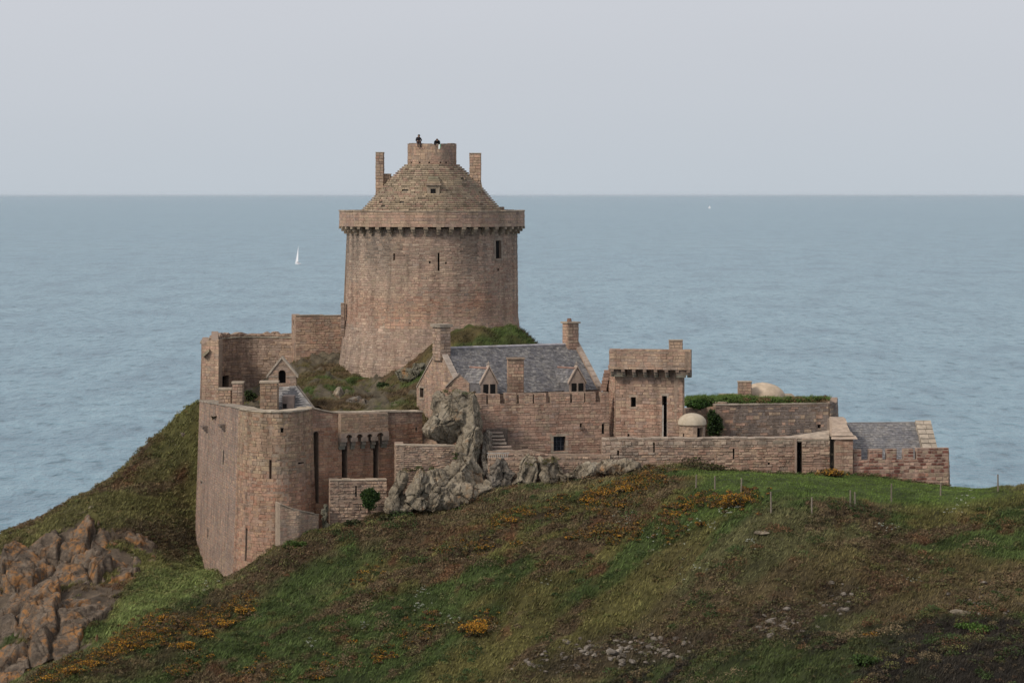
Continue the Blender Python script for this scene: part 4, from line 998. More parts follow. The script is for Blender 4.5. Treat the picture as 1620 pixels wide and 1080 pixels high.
# the crenellated wall in front of the house
cw = empty('battlement_wall', at(860, 725, 207), 'crenellated pink stone wall with barred window below the slate roof', 'wall')
l_ = Line(pxl((735, 206.0), (964, 208.6)))
zlo = zat(638, 207.3); zhi = zat(621.5, 207.3)
bh = [hole(l_, 875.5, 894.5, 690, 714, 0.45, 'barred_window'), hole(l_, 917.5, 920.5, 668, 676, 0.4, 'loophole'), hole(l_, 952, 956, 670, 686, 0.4, 'loophole')]
bwl = masonry(cw, 'wall', l_, 28, zlo, 0.7, bh, (0.2, 0.27), (0.28, 0.6), P_PINK, 141, proud=(0.01, 0.05), holemat=M['glass'])
frame(bwl, l_, bh[0], 0.22, 0.2, 0.04, (0.33, 0.27, 0.21), over=0.3)
a_, b2, c_, d_ = bh[0][:4]
for k in range(1, 3):
    mb = MB(); x = a_ + (b2 - a_) * k / 3; mb.tube(l_.at(x, c_, -0.2), l_.at(x, d_, -0.2), 0.018, 0.018, 5, (0.06, 0.065, 0.08)); mb.build('window_bar', M['wood'], bwl)
for k in range(1, 3):
    mb = MB(); z = c_ + (d_ - c_) * k / 3; mb.tube(l_.at(a_, z, -0.22), l_.at(b2, z, -0.22), 0.015, 0.015, 5, (0.06, 0.065, 0.08)); mb.build('window_bar', M['wood'], bwl)
mb = MB(); mb.box(l_.at(l_.u(920), zat(677.5, 207.8), 0.15), 0.3, 0.4, 0.14, 0, (0.14, 0.10, 0.08)); mb.build('spout', M['dressed'], cw)
for k, (x0, x1) in enumerate(((744, 769.5), (772, 791), (799, 817), (821, 843), (845, 864), (870.5, 902), (905, 924.5), (926, 942.5), (950.5, 963))):
    ml_ = Line([l_.at(l_.u(x0), 34).xy, l_.at(l_.u(x1), 34).xy])
    masonry(cw, 'merlon', ml_, zlo - 0.002, zhi + random.Random(k).uniform(-0.05, 0.04), 0.55, [], (0.18, 0.25), (0.25, 0.5), P_PINK, 150 + k, joined=True)

# ------------------------------------------------------------------ THE SQUARE TOWER
sq = empty('square_tower', at(1024, 692, 209), 'square pink stone tower with overhanging parapet on corbels', 'tower')
sb_ = lambda z: max(0, 37 - z) * 0.02
TY = 208.4
A0, A1, A2, A3 = (xat(962.5, 211.5), 211.5), (xat(974, 208.8), 208.8), (xat(1080.5, 207.6), 207.6), (xat(1079, 213.5), 213.5)
zp0, zp1 = zat(583, TY), zat(551, TY)
for k, (a, b_) in enumerate(((A0, A1), (A1, A2), (A2, A3))):
    l_ = Line([a, b_], sb_)
    hh = []
    if k == 1: hh = [hole(l_, 998, 1006, 627.5, 643.5, 0.5, 'window'), hole(l_, 1047.5, 1055, 626, 692, 0.6, 'drawbridge_slot'), hole(l_, 993, 996, 686, 690, 0.3, 'putlog_hole')]
    q = masonry(sq, 'wall', l_, 28, zp0 + 0.1, 0.7, hh, (0.2, 0.27), (0.28, 0.6), P_PINK, 161 + k, proud=(0.01, 0.05))
    if k == 1:
        frame(q, l_, hh[0], 0.14, 0.16, 0.03, (0.34, 0.26, 0.2)); frame(q, l_, hh[1], 0.1, 0.18, 0.03, (0.33, 0.27, 0.22), sill=False)
        mb = MB(); u_ = (hh[1][0] + hh[1][1]) / 2 - 0.13; mb.prism([l_.at(u_ - .04, hh[1][2], 0.0), l_.at(u_ + .06, hh[1][2], 0.0), l_.at(u_ + .06, hh[1][3] - 0.7, 0.0), l_.at(u_ - .04, hh[1][3] - 0.7, 0.0)], Vector((0, .2, 0)), (0.4, 0.36, 0.32)); mb.build('slot_lining', M['dressed'], q)
O0, O1, O2, O3 = (xat(964.5, 210.2), 210.2), (xat(964, 207.9), 207.9), (xat(1093, 206.6), 206.6), (xat(1092, 209.6), 209.6)
for k, (a, b_) in enumerate(((O0, O1), (O1, O2), (O2, O3))):
    l_ = Line([a, b_]); zt_ = (lambda u: zp1 - (0.14 if 0.75 < u < 1.05 else 0.0)) if k == 1 else zp1 - 0.12
    masonry(sq, 'parapet', l_, zp0, zt_, 0.45, [], (0.2, 0.26), (0.3, 0.6), palette([TAN, PINK, MAUVE, GREY], [3, 3, 1.5, 1], 0.12), 171 + k, step_edges=(0.75, 1.05) if k == 1 else (), proud=(0.006, 0.03))
    n_ = 8 if k == 1 else 4
    for i in range(n_):
        u_ = l_.L * (i + 0.5) / n_ if k != 1 else 0.2 + (l_.L - 0.4) * i / (n_ - 1)
        for j, (o, z0, z1) in enumerate(((0.0, zp0 - 0.2, zp0 - 0.006), (-0.18, zp0 - 0.40, zp0 - 0.206), (-0.36, zp0 - 0.58, zp0 - 0.406))):
            mb = MB(); w_ = 0.13
            mb.prism([l_.at(u_ - w_, z0, o), l_.at(u_ + w_, z0, o), l_.at(u_ + w_, z1, o), l_.at(u_ - w_, z1, o)], l_.at(u_, 34, -1.0) - l_.at(u_, 34, o), (0.2 - 0.02 * j, 0.145, 0.115)); mb.build('corbel', M['dressed'], sq)
mb = MB(); mb.prism([Vector((*O0, zp0 - 0.02)), Vector((*O1, zp0 - 0.02)), Vector((*O2, zp0 - 0.02)), Vector((*O3, zp0 - 0.02))], Vector((0, 0, 0.3)), (0.2, 0.16, 0.13))
for i, v in enumerate(mb.v): mb.v[i] = (v[0] * 0.97 + 0.03 * 10.2, v[1] + (0.3 if v[1] < 209 else 2.5), v[2])
mb.build('deck', M['dressed'], sq)
stone_block(sq, 'chimney', (xat(1069, 208.5), 208.4), 20 * 208 / F, 0.8, zp0 + 0.4, zat(538.5, 208.5), 0.0, palette([BUFF, TAN, PINK], [2, 3, 1.5], 0.1), 181, 0.06, 0.01)
# toothed masonry on the left side
tth = MB()
for i in range(6):
    tth.box((xat(960.5 - i * 1.2, 211.0), 211.2, zat(588 + i * 5.5, 211)), 0.45, 0.6, 0.24, 0, tuple(x * random.Random(i).uniform(.6, 1) for x in PINK))
tth.build('toothing', M['stone'], sq)
l_ = Line(pxl((953, 211.6), (963, 211.5))); masonry(sq, 'wing_wall', l_, 28, lambda u: zat(618 - u * 34, 211.5), 0.6, [], (0.2, 0.27), (0.2, 0.4), P_PINK, 183, joined=True, du=0.1)

# ------------------------------------------------------------------ sentry box
sx = empty('sentry_box', at(1095, 693, 205.5), 'small round sentry box with pale plaster dome beside the square tower', 'sentry box')
SX, SY, SR = xat(1095, 207.0), 207.0, 20.5 * 207.0 / F
sl_ = Line(circle(SX, SY, SR, 28, -180, 180))
P_BUFF = palette([(0.36, 0.29, 0.22), (0.33, 0.255, 0.19), (0.39, 0.32, 0.245)], [2, 2, 1], 0.06)
hh = [hole(sl_, 1103.5, 1112.5, 676.5, 693.5, 0.3, 'doorway'), hole(sl_, 1080.3, 1082.3, 684, 692.5, 0.25)]
masonry(sx, 'wall', sl_, 30.5, zat(671, SY), 0.32, hh, (0.25, 0.32), (0.4, 0.8), P_BUFF, 191, proud=(0.004, 0.012), gap=0.012)
mb = MB(); rr = SR + 0.10
mb.lathe([(rr - 0.02, zat(671.5, SY)), (rr, zat(671, SY)), (rr, zat(669.5, SY))] + [(rr * math.cos(t), zat(669.5, SY) + 16.5 * SY / F * math.sin(t) ** 0.92) for t in [k * math.pi / 2 / 10 for k in range(1, 10)]] + [(0.02, zat(653, SY))], SX, SY, 36, (0.47, 0.40, 0.31))
mb.build('dome', M['plaster'], sx, smooth=True)

# ------------------------------------------------------------------ bastion with turf roof, dome and chimney behind
ba = empty('turf_topped_bastion', at(1230, 695, 222), 'grey stone bastion wall with thick green turf on top', 'bastion')
bbat = lambda z: max(0, 36 - z) * 0.05
bl_ = Line(pxl((1131, 221), (1310, 222.5)), bbat)
zb_t = zat(640, 221.7)
P_BAS = palette([(0.165, 0.142, 0.130), (0.19, 0.165, 0.15), PINK, TAN, DK], [4, 3, 0.7, 0.9, 0.4], 0.14, 0.3, 0.4, blend=0.15, post= lambda p, c, r: (c[0] * 1.05, c[1] * .93, c[2] * .86) if p.x < 17.5 else c)
hh = [hole(bl_, 1293, 1298, 671, 677, 0.4, 'gun_port')]
q = masonry(ba, 'wall', bl_, 28, zb_t, 0.9, hh, (0.2, 0.3), (0.28, 0.6), P_BAS, 201, proud=(0.01, 0.05))
coping(q, bl_, zb_t, 0.09, 0.06, 1.0, 202, (0.31, 0.26, 0.21))
br_ = Line(catmull(pxl((1310, 222.5), (1317, 223.2), (1321, 225), (1322, 230))), bbat)
q = masonry(ba, 'round_corner', br_, 28, lambda u: zat(634, 222.5) - 0.25 * min(1.0, u / 1.5), 0.9, [], (0.2, 0.3), (0.3, 0.6), P_BAS, 203)
mb = MB(); # earth body under the turf
mb.prism([Vector((xat(1085, 221.8), 222.1, zb_t + 0.02)), Vector((xat(1309, 222.9), 223.2, zb_t + 0.02)), Vector((xat(1312, 226.5), 226.5, zb_t + 0.02)), Vector((xat(1085, 226.5), 226.5, zb_t + 0.02))], Vector((0, 0, 0.22)), (0.05, 0.06, 0.022)); mb.build('earth', M['ground'], ba)
l_ = Line(pxl((1084, 219.5), (1116, 221.8), (1133, 221.6))); masonry(ba, 'side_wall', l_, 28, zat(644, 221), 0.6, [], (0.2, 0.3), (0.3, 0.6), P_TAN, 204)
stone_block(ba, 'pier', (xat(1141, 221.5), 221.9), 0.9, 0.6, zat(646, 221.5), zat(637, 221.5), 0.0, P_RUB, 205, 0.05, 0.0)

db = empty('domed_building', at(1212, 624, 233), 'pale plaster dome with a stone chimney behind the turf bastion', 'building')
DX, DY = xat(1206, 233), 233.0
mb = MB(); rr = 37 * DY / F
mb.lathe([(rr, zat(640, DY)), (rr, zat(632, DY))] + [(rr * math.cos(t), zat(630, DY) + 25 * DY / F * math.sin(t)) for t in [k * math.pi / 2 / 12 for k in range(12)]] + [(0.02, zat(604.5, DY))], DX, DY, 40, (0.50, 0.40, 0.30)); mb.build('dome', M['plaster'], db, smooth=True)
stone_block(db, 'chimney', (xat(1178, 231), 231), 20 * 231 / F, 0.9, zat(640, 231), zat(604, 231), 0, P_TAN, 207, 0.06, 0.03)
mb = MB(); mb.box((xat(1200, 234), 235, 31.6), 6.2, 5, 3.0, 0, (0.3, 0.24, 0.18)); mb.build('base', M['dressed'], db)

# ------------------------------------------------------------------ front curtain wall, right
fw = empty('front_curtain_wall', at(1140, 748, 205), 'long low rough stone curtain wall with two dark drawbridge slots', 'wall')
l_ = Line(pxl((952, 204.6), (1090, 204.9), (1226, 205.2), (1313, 205.4)))
zf = zat(694, 205)
def zft(u):
    x = 952 + (1313 - 952) * u / l_.L
    return zf + 0.10 * noise.noise(Vector((u * 0.8, 2, 0))) * (1 if x < 1220 else 0) + (0.0 if x > 975 else -0.02)
hh = [hole(l_, 1159.5, 1162, 709, 726), hole(l_, 1033.5, 1036, 700, 716), hole(l_, 976.5, 979.5, 712, 721), hole(l_, 1261, 1268.5, 693.5, 753, 0.7, 'drawbridge_slot'), hole(l_, 1215, 1218, 731, 735, 0.3, 'putlog_hole')]
P_FRONT = palette([PINK, TAN, RED, BUFF, GREY, DK], [4.2, 2.4, 1.6, 1.2, 1.0, 0.4], 0.18, 0.25, 0.4,
                  lambda p, c, r: tuple(x * 0.5 + y_ * 0.5 for x, y_ in zip(c, ((sum(c) / 3) * 1.12, (sum(c) / 3), (sum(c) / 3) * 0.84))) if p.x < 9.5 + r.uniform(-3, 3) or p.z > 31.5 else c)
q = masonry(fw, 'wall', l_, 26.5, zft, 0.85, hh, (0.15, 0.27), (0.22, 0.6), P_FRONT, 211, proud=(0.0, 0.08), jit=0.025, gap=0.03, du=0.5)
coping(q, l_, lambda u: zft(u) - 0.0, 0.09, 0.03, 0.9, 212, (0.355, 0.285, 0.23), u0=0.05, u1=l_.u(1258), ln=(0.3, 0.8))
# sloping pale ramp slabs towards the pier
mb = MB()
mb.prism([at(1222, 697, 205.1), at(1312, 694, 205.3), at(1312, 680, 207.5), at(1228, 692.5, 207.5)], Vector((0, 0.05, -0.15)), (0.37, 0.30, 0.235)); mb.build('ramp', M['dressed'], fw)
qbox(fw, 'slot_jamb', 1257.5, 1260.5, 695, 752, 204.95, 0.3, (0.3, 0.22, 0.175))
stone_block(fw, 'sentinel_block', (xat(966, 204.9), 205.3), 1.0, 0.7, zf - 0.3, zat(692, 205), 0, P_RUB, 213, 0.0)

# pier with the second slot + annex (guardhouse)
an = empty('guardhouse', at(1410, 765, 206), 'low slate-roofed guardhouse behind a crenellated wall of dark red stones', 'building')
aY = 205.6
l_ = Line(pxl((1314, 205.3), (1321, 205.4))); q = masonry(an, 'slot_back', l_, 26.5, zat(690, 205.5), 0.3, [], pal=P_RED, stones=False, mort=(0.012, 0.011, 0.01))
l_ = Line(pxl((1321.5, 204.8), (1349.5, 204.9))); q = masonry(an, 'pier', l_, 26.5, zat(694, 204.9), 0.9, [], (0.22, 0.3), (0.35, 0.6), P_RED, 221, proud=(0.008, 0.04))
# coping of the left gable: slabs stepping up
for k, (x0, x1, y0, y1, Y) in enumerate(((1316, 1357, 689.5, 694.5, 204.7), (1316, 1350.5, 683.5, 689.3, 205.2), (1316, 1345.5, 676.5, 683.3, 205.9), (1316, 1342, 669, 676.3, 206.8), (1315.5, 1340.5, 661.5, 668.8, 207.8))):
    mb = MB(); s0 = at(x0, y1, Y); s1 = at(x1, y1, Y); t1 = at(x1 - 3, y0, Y + 0.7); t0 = at(x0, y0, Y + 0.7)
    mb.prism([s0, s1, t1, t0], Vector((0, 1.5, 0.0)), tuple(x * (1 - 0.04 * (k % 2)) for x in (0.385, 0.30, 0.235))); mb.build('coping_stone', M['dressed'], an)
qbox(an, 'gable_core', 1317, 1340, 667, 745, 208.6, 3.4, (0.29, 0.22, 0.175))
ARL, ARR = at(1338, 669.5, 212.3), at(1449, 668.5, 212.3); AEL, AER = at(1353, 732, 206.6), at(1465, 732, 206.6)
slate_roof(an, AEL, AER, ARL, ARR, 22, (0.18, 0.3), 222, 'roof', cols=[(0.17, 0.165, 0.17), (0.2, 0.19, 0.19), (0.14, 0.14, 0.148), (0.235, 0.22, 0.205), (0.18, 0.165, 0.155)])
slate_roof(an, at(1449, 715, 217), at(1338, 715, 217), ARR, ARL, 6, (0.4, 0.6), 223, 'rear_roof')
mb = MB(); mb.tube(ARL + Vector((0, 0, .02)), ARR + Vector((0, 0, .02)), 0.07, 0.07, 6, (0.2, 0.19, 0.19)); mb.build('ridge_tiles', M['dressed'], an)
rg = random.Random(17); nr = 6
for i in range(nr):
    for j in range(2):
        t0, t1 = i / nr, (i + 1) / nr
        f0, f1 = j / 2 + (0.1 if i % 2 and j else 0), (j + 1) / 2 + (0.1 if i % 2 and not j else 0)
        TL, TR, BL_, BR_ = at(1447.5, 664, 212.2), at(1472.5, 664, 212.2), at(1460, 708.5, 207.0), at(1483.5, 708.5, 207.0)
        pt = lambda f, t: TL.lerp(TR, f).lerp(BL_.lerp(BR_, f), t)
        mb = MB(); v = rg.uniform(0.75, 1.12); c0 = (0.375, 0.315, 0.25)
        e_ = 0.012
        mb.prism([pt(f0 + e_, t1 - e_), pt(f1 - e_, t1 - e_), pt(f1 - e_, t0 + e_), pt(f0 + e_, t0 + e_)], Vector((0, 0.25, -0.3)), tuple(x * v for x in c0)); mb.build('coping_stone', M['dressed'], an)
mb = MB(); mb.prism([at(1447, 672, 212.6), at(1472.5, 672, 212.6), at(1483.5, 716, 207.2), at(1460, 716, 207.2)], Vector((0, 0.3, -1.2)), (0.28, 0.22, 0.175)); mb.build('gable_core', M['mortar'], an)
wl_ = Line(pxl((1349.8, 205.2), (1500.5, 206.2)), lambda z: max(0, 31.5 - z) * 0.03)
z_lo, z_hi = zat(727, aY), zat(710, aY)
masonry(an, 'battlement', wl_, 25.5, z_lo, 0.6, [], (0.21, 0.29), (0.26, 0.50), P_MOS, 231, proud=(0.01, 0.05), gap=0.05, mort=(0.34, 0.245, 0.195), piece_objects=True, jit=0.025)
for k, (x0, x1) in enumerate(((1350.2, 1362.5), (1375, 1396), (1403, 1418.5), (1429.5, 1445), (1450, 1500.3))):
    ml_ = Line([wl_.at(wl_.u(x0), z_lo).xy, wl_.at(wl_.u(x1), z_lo).xy])
    masonry(an, 'merlon', ml_, z_lo - 0.002, z_hi + (0.03 if k == 4 else 0), 0.5, [], (0.21, 0.27), (0.26, 0.46), P_MOS, 240 + k, gap=0.05, mort=(0.34, 0.245, 0.195), piece_objects=True, jit=0.02)
l_ = Line(pxl((1500.6, 206.25), (1500, 208)), lambda z: max(0, 31.5 - z) * 0.03); masonry(an, 'end_wall', l_, 25.5, z_hi - 0.1, 0.5, [], (0.24, 0.34), (0.34, 0.62), P_MOS, 250, mort=(0.34, 0.245, 0.195))

# ------------------------------------------------------------------ rocks
def rock_mesh(name, sx, sy, sz, seed, sub=4, planes=14, amp=0.10, crack=0.10, facet=0.75, boxy=0):
    bm = bmesh.new(); bmesh.ops.create_icosphere(bm, subdivisions=sub, radius=1.0)
    V = np.array([v.co[:] for v in bm.verts]); rs = np.random.RandomState(seed)
    for k in range(planes):
        n = rs.randn(3); n /= np.linalg.norm(n); d = rs.uniform(0.55, 0.88)
        s = V @ n - d; V = V - np.outer(np.maximum(s, 0) * facet * 1.3 if False else np.maximum(s, 0), n)
    if boxy: V = V * (0.78 / (np.sum(np.abs(V) ** boxy, axis=1, keepdims=True) ** (1.0 / boxy))) * np.linalg.norm(V, axis=1, keepdims=True) ** 0.5
    off = rs.rand(3) * 40
    D = np.empty(len(V))
    for i, p in enumerate(V):
        q = Vector(p * 1.7 + off); D[i] = noise.fractal(q, 0.8, 2.1, 5) * amp - crack * max(0.0, 1 - abs(noise.noise(q * 1.35)) * 9) - crack * 0.6 * max(0.0, 1 - abs(noise.noise(q * 2.9)) * 8)
    L = np.linalg.norm(V, axis=1, keepdims=True); V = V * (1 + D[:, None] / np.maximum(L, .3))
    V = V * np.array((sx, sy, sz))
    for v, c in zip(bm.verts, V): v.co = c
    me = bpy.data.meshes.new(name); bm.to_mesh(me); bm.free()
    me.polygons.foreach_set('use_smooth', np.zeros(len(me.polygons), bool))
    return me
def boulder(parent, px, py, hw, hh_, Y, seed, tilt=0.0, depth=None, mat='rock', sub=4, name='boulder', planes=14, amp=0.06, crack=0.05, boxy=0):
    s = Y / F; sx, sz = hw * s, hh_ * s; sy = depth or (sx + sz) / 2
    me = rock_mesh(name, sx * 1.12, sy, sz * 1.12, seed, sub, planes, amp, crack, boxy=boxy)
    o = link(name, me, M[mat], parent); c = at(px, py, Y) - (origin_of(parent) if parent else Vector((0, 0, 0)))
    o.location = c; o.rotation_euler = (0, R(tilt), 0)
    return o
def crag(parent, name, specs, seed, voxel=0.09, amp=0.08, mat='rock', boxy=0, fis=0.10, planes=12, blk=0.15):
    """one continuous weathered rock mass: overlapping faceted lumps, remeshed together, then fissured"""
    Vs, Fs, b0 = [], [], 0; rs_ = random.Random(seed)
    for i, sp in enumerate(specs):
        px, py, hw, hh_, Y = sp[:5]; tl_ = sp[5] if len(sp) > 5 else 0.0; s_ = Y / F; sx_, sz_ = hw * s_ * 1.1, hh_ * s_ * 1.1; sy_ = sp[6] if len(sp) > 6 else (sx_ + sz_) / 2
        me = rock_mesh('tmp', sx_, sy_, sz_, seed * 31 + i, 3, planes, 0.05, 0.0, boxy=boxy)
        Mx = Matrix.Translation(at(px, py, Y)) @ Matrix.Rotation(R(tl_), 4, 'Y') @ Matrix.Rotation(rs_.uniform(-.5, .5), 4, 'Z')
        vv = [Mx @ v.co for v in me.vertices]; Vs += vv; Fs += [[b0 + q for q in p.vertices] for p in me.polygons]; b0 += len(vv); bpy.data.meshes.remove(me)
    me = bpy.data.meshes.new('tmp'); o0 = origin_of(parent) if parent else at(specs[0][0], specs[0][1], specs[0][4])
    me.from_pydata([tuple(v - o0) for v in Vs], [], Fs); o = bpy.data.objects.new('tmp', me); COL.objects.link(o)
    md = o.modifiers.new('r', 'REMESH'); md.mode = 'VOXEL'; md.voxel_size = voxel
    dg = bpy.context.evaluated_depsgraph_get(); m2 = bpy.data.meshes.new_from_object(o.evaluated_get(dg)); bpy.data.objects.remove(o); m2.name = name
    n = len(m2.vertices); co = np.empty(n * 3); m2.vertices.foreach_get('co', co); co = co.reshape(-1, 3); no = np.empty(n * 3); m2.vertex_normals.foreach_get('vector', no); no = no.reshape(-1, 3)
    D = np.empty(n); off = Vector((seed * 1.7, seed * 0.3, 0))
    for i in range(n):
        p = Vector(co[i]) + off; w = p * 0.8 + 0.15 * noise.noise_vector(p * 0.9)
        a_ = noise.noise(Vector((w.x * 0.75 + w.z * 0.35, w.y * 0.6, w.z * 0.28 - w.x * 0.12))); b2_ = noise.noise(Vector((w.x * 0.5, w.y * 0.5 + 9, w.z * 1.0 + w.x * 0.3)))
        q_ = Vector((w.x * 1.15 + w.z * 0.3, w.y, w.z * 0.62 - w.x * 0.2)); dv, pv = noise.voronoi(q_ * 0.95); dw, pw2 = noise.voronoi(q_ * 2.6)
        D[i] = amp * noise.fractal(p * 0.8, 0.8, 2.1, 6) - fis * 0.7 * max(0.0, 1 - abs(a_) * 14) + blk * (noise.cell(pv[0] * 7.3) - 0.5) - fis * 1.1 * max(0.0, 1 - (dv[1] - dv[0]) * 9) + blk * 0.3 * (noise.cell(pw2[0] * 5.1) - 0.5) - fis * 0.35 * max(0.0, 1 - (dw[1] - dw[0]) * 7)
    co = co + no * D[:, None]; m2.vertices.foreach_set('co', co.ravel()); m2.update()
    m2.polygons.foreach_set('use_smooth', np.zeros(len(m2.polygons), bool)); m2.materials.clear()
    r_ = link(name, m2, M[mat], parent)
    if parent is None: r_.location = o0
    return r_
oc = empty('rock_outcrop', at(710, 800, 203), 'tall grey boulder outcrop with overhanging rounded head beside the gate', 'rock')
crag(oc, 'overhanging_head', [(705, 664, 37, 40, 204.2, -5, 2.0), (722, 640, 32, 25, 204.5, 4, 1.8), (744, 664, 20, 46, 204.2, 4, 1.7), (694, 640, 20, 20, 204.3, 0, 1.5), (690, 682, 22, 20, 204.0, 0, 1.6)], 301)
crag(oc, 'rock_face', [(742, 716, 27, 56, 203.6, 3, 1.6), (722, 758, 46, 42, 201.9, 0, 1.8), (742, 780, 40, 30, 201.7, 0, 1.7), (690, 772, 28, 34, 201.0, 10, 1.3), (735, 745, 36, 40, 203.0, 0, 1.6), (706, 788, 36, 22, 200.9, 0, 1.4), (664, 792, 42, 20, 200.9, -6, 1.2), (636, 800, 30, 16, 200.7, -6, 1.0)], 302, amp=0.10, fis=0.13)
crag(oc, 'leaning_slab', [(629, 772, 12, 38, 200.3, 26, 0.9), (620, 798, 16, 16, 200.3, 15, 0.9)], 303, 0.07, 0.05)
crag(oc, 'leaning_slab', [(655, 776, 16, 36, 200.2, 22, 1.0), (666, 796, 22, 14, 200.1, 8, 0.9)], 304, 0.07, 0.05)
crag(oc, 'leaning_slab', [(686, 790, 18, 20, 200.1, 28, 0.9), (676, 772, 12, 20, 200.3, 20, 0.8)], 305, 0.07, 0.05)
crag(oc, 'dark_flank', [(774, 738, 15, 42, 203.9, -4, 1.2), (773, 705, 12, 28, 204.4, -8, 1.1), (795, 752, 26, 24, 203.0, 8, 1.1), (770, 778, 30, 16, 202.8, 0, 1.1), (790, 735, 14, 20, 203.4, -20, 0.9)], 306, 0.08, 0.12, 'rock_s', fis=0.15)
ro2 = empty('rock_outcrop', at(850, 765, 203), 'split grey rocks leaning against the low rubble wall', 'rock')
crag(ro2, 'split_rock', [(826, 745, 9, 32, 202.9, 20, 0.7), (842, 748, 12, 30, 202.9, 16, 0.7), (820, 764, 16, 12, 202.8, 0, 0.7)], 321, 0.07, 0.06)
crag(ro2, 'split_rock', [(858, 738, 11, 26, 203.0, -6, 0.6), (868, 754, 15, 20, 202.9, 8, 0.7), (880, 732, 9, 16, 203.1, -22, 0.5), (896, 756, 14, 12, 203.0, 4, 0.6)], 322, 0.07, 0.08)
ro3 = empty('rock_outcrop', at(955, 755, 203.4), 'pale lichen-whitened rock face at the right end of the low rubble wall', 'rock')
crag(ro3, 'rock_face', [(938, 745, 36, 18, 203.5, -8, 0.9), (968, 738, 32, 16, 203.5, -8, 0.9), (995, 738, 20, 13, 203.5, -4, 0.9), (915, 756, 22, 10, 203.3, 0, 0.8)], 331, 0.08, 0.08)
rs2 = empty('rock_outcrop', at(515, 830, 200), 'narrow mossy rock between the retaining wall and the slit rubble wall', 'rock')
crag(rs2, 'mossy_rock', [(513, 815, 8, 26, 200.2, 8, 0.6), (518, 838, 11, 12, 200.0, 0, 0.6), (545, 844, 18, 8, 200.0, 0, 0.6)], 351, 0.08, 0.12, 'rock_m')
for k, (sp, lab, mt) in enumerate((([(646, 594, 24, 15, 221.0, -8, 1.1), (664, 584, 14, 12, 221.6)], 'smooth olive-grey boulder at the foot of the keep', 'rock_m'),
                               ([(532, 626, 13, 16, 218.0), (520, 636, 10, 10, 217.6), (545, 640, 14, 12, 217.2)], 'white-flecked crag on the mound between chapel and keep', 'rock'),
                               ([(562, 636, 16, 14, 216.8), (578, 640, 14, 10, 216.4)], 'dark broken crag low on the mound left of the house', 'rock_s'),
                               ([(502, 607, 9, 6, 222.3)], 'small pale stone in the grass of the mound', 'rock'),
                               ([(610, 642, 18, 7, 215.5), (640, 640, 14, 5, 215.6)], 'low grey stones on the mound below the keep', 'rock_s'),
                               ([(805, 540, 22, 13, 226.6), (825, 545, 14, 12, 226.6), (785, 545, 16, 10, 226.2)], 'brown rock face at the right end of the keep mound', 'rock_s'))):
    tag(crag(None, 'mound_rock', sp, 361 + k, 0.08, 0.08, mt), lab, 'rock', 'rocks on the castle mound')
# the sea cliff, lower left
cf = empty('sea_cliff', ground(120, 950), 'orange-lichened broken rock cliff above the sea, lower left', 'cliff')
rg = random.Random(88)
def hug(lst):
    out = []
    for (px, py, a, b_) in lst:
        g_ = ground(px, py + b_ * 0.4, 185, 225); out.append((px, py, a, b_, g_.y + 0.5, rg.uniform(-14, 14), (a + b_) / 2 * g_.y / F * 0.9))
    return out
rsx = np.random.RandomState(5)
fx_, fy_ = np.meshgrid(np.arange(-47.0, -23.5, 0.11), np.arange(187.0, 224.0, 0.11)); fz_ = h(fx_, fy_); mk_ = np.clip(rock_zone(fx_ + rsx.normal(0, 0.05, fx_.shape), fy_) * 1.0, 0, 1)
def cells(n_, tilt, rs_, sx=1.0, sy=1.0):
    P_ = np.stack([rs_.uniform(-48, -23, n_), rs_.uniform(186, 225, n_)], 1); d1 = np.full(fx_.shape, 1e9); d2 = np.full(fx_.shape, 1e9); id_ = np.zeros(fx_.shape, int)
    wx = fx_ + (fbm(fx_ * .9, fy_ * .9, 3) - .5) * 0.8; wy = fy_ + (fbm(fx_ * .9 + 50, fy_ * .9, 3) - .5) * 0.8
    for k_ in range(n_):
        d = ((wx - P_[k_, 0]) / sx) ** 2 + ((wy - P_[k_, 1]) / sy) ** 2
        c_ = d < d1; d2 = np.where(c_, d1, np.minimum(d2, d)); id_[c_] = k_; d1 = np.where(c_, d, d1)
    e_ = np.sqrt(d2) - np.sqrt(d1); r0, ta, tb = rs_.uniform(-1, 1, n_), rs_.normal(0, tilt, n_), rs_.normal(0, tilt, n_)
    return r0[id_] + ta[id_] * (fx_ - P_[id_, 0]) + tb[id_] * (fy_ - P_[id_, 1]), e_
hb, eb = cells(130, 0.22, rsx, 1.15, 1.3); hs2, es2 = cells(900, 0.25, rsx, 1.0, 1.2)
bz = 0.35 + 0.62 * hb - 0.9 * np.clip(1 - eb / 0.25, 0, 1) + 0.13 * hs2 - 0.2 * np.clip(1 - es2 / 0.12, 0, 1) + (fbm(fx_ * 1.6, fy_ * 1.6, 4) - 0.5) * 0.5
fz_ = fz_ + np.where(mk_ > 0.02, bz * smooth01(mk_, 0.15, 0.55) - 0.6 * (1 - smooth01(mk_, 0.10, 0.40)), -1.2)
jj = np.arange(fx_.size).reshape(fx_.shape); fq = np.stack([jj[:-1, :-1].ravel(), jj[:-1, 1:].ravel(), jj[1:, 1:].ravel(), jj[1:, :-1].ravel()], 1)
keep_ = (mk_.ravel()[fq].max(1) > 0.02); fq = fq[keep_]; used_ = np.unique(fq); remap = np.zeros(fx_.size, int); remap[used_] = np.arange(len(used_))
fv = np.stack([fx_.ravel(), fy_.ravel(), fz_.ravel()], 1)[used_] - np.array(cf.location)
link('rock_face', npmesh('rock_face', fv, remap[fq]), M['rock_o'], cf)
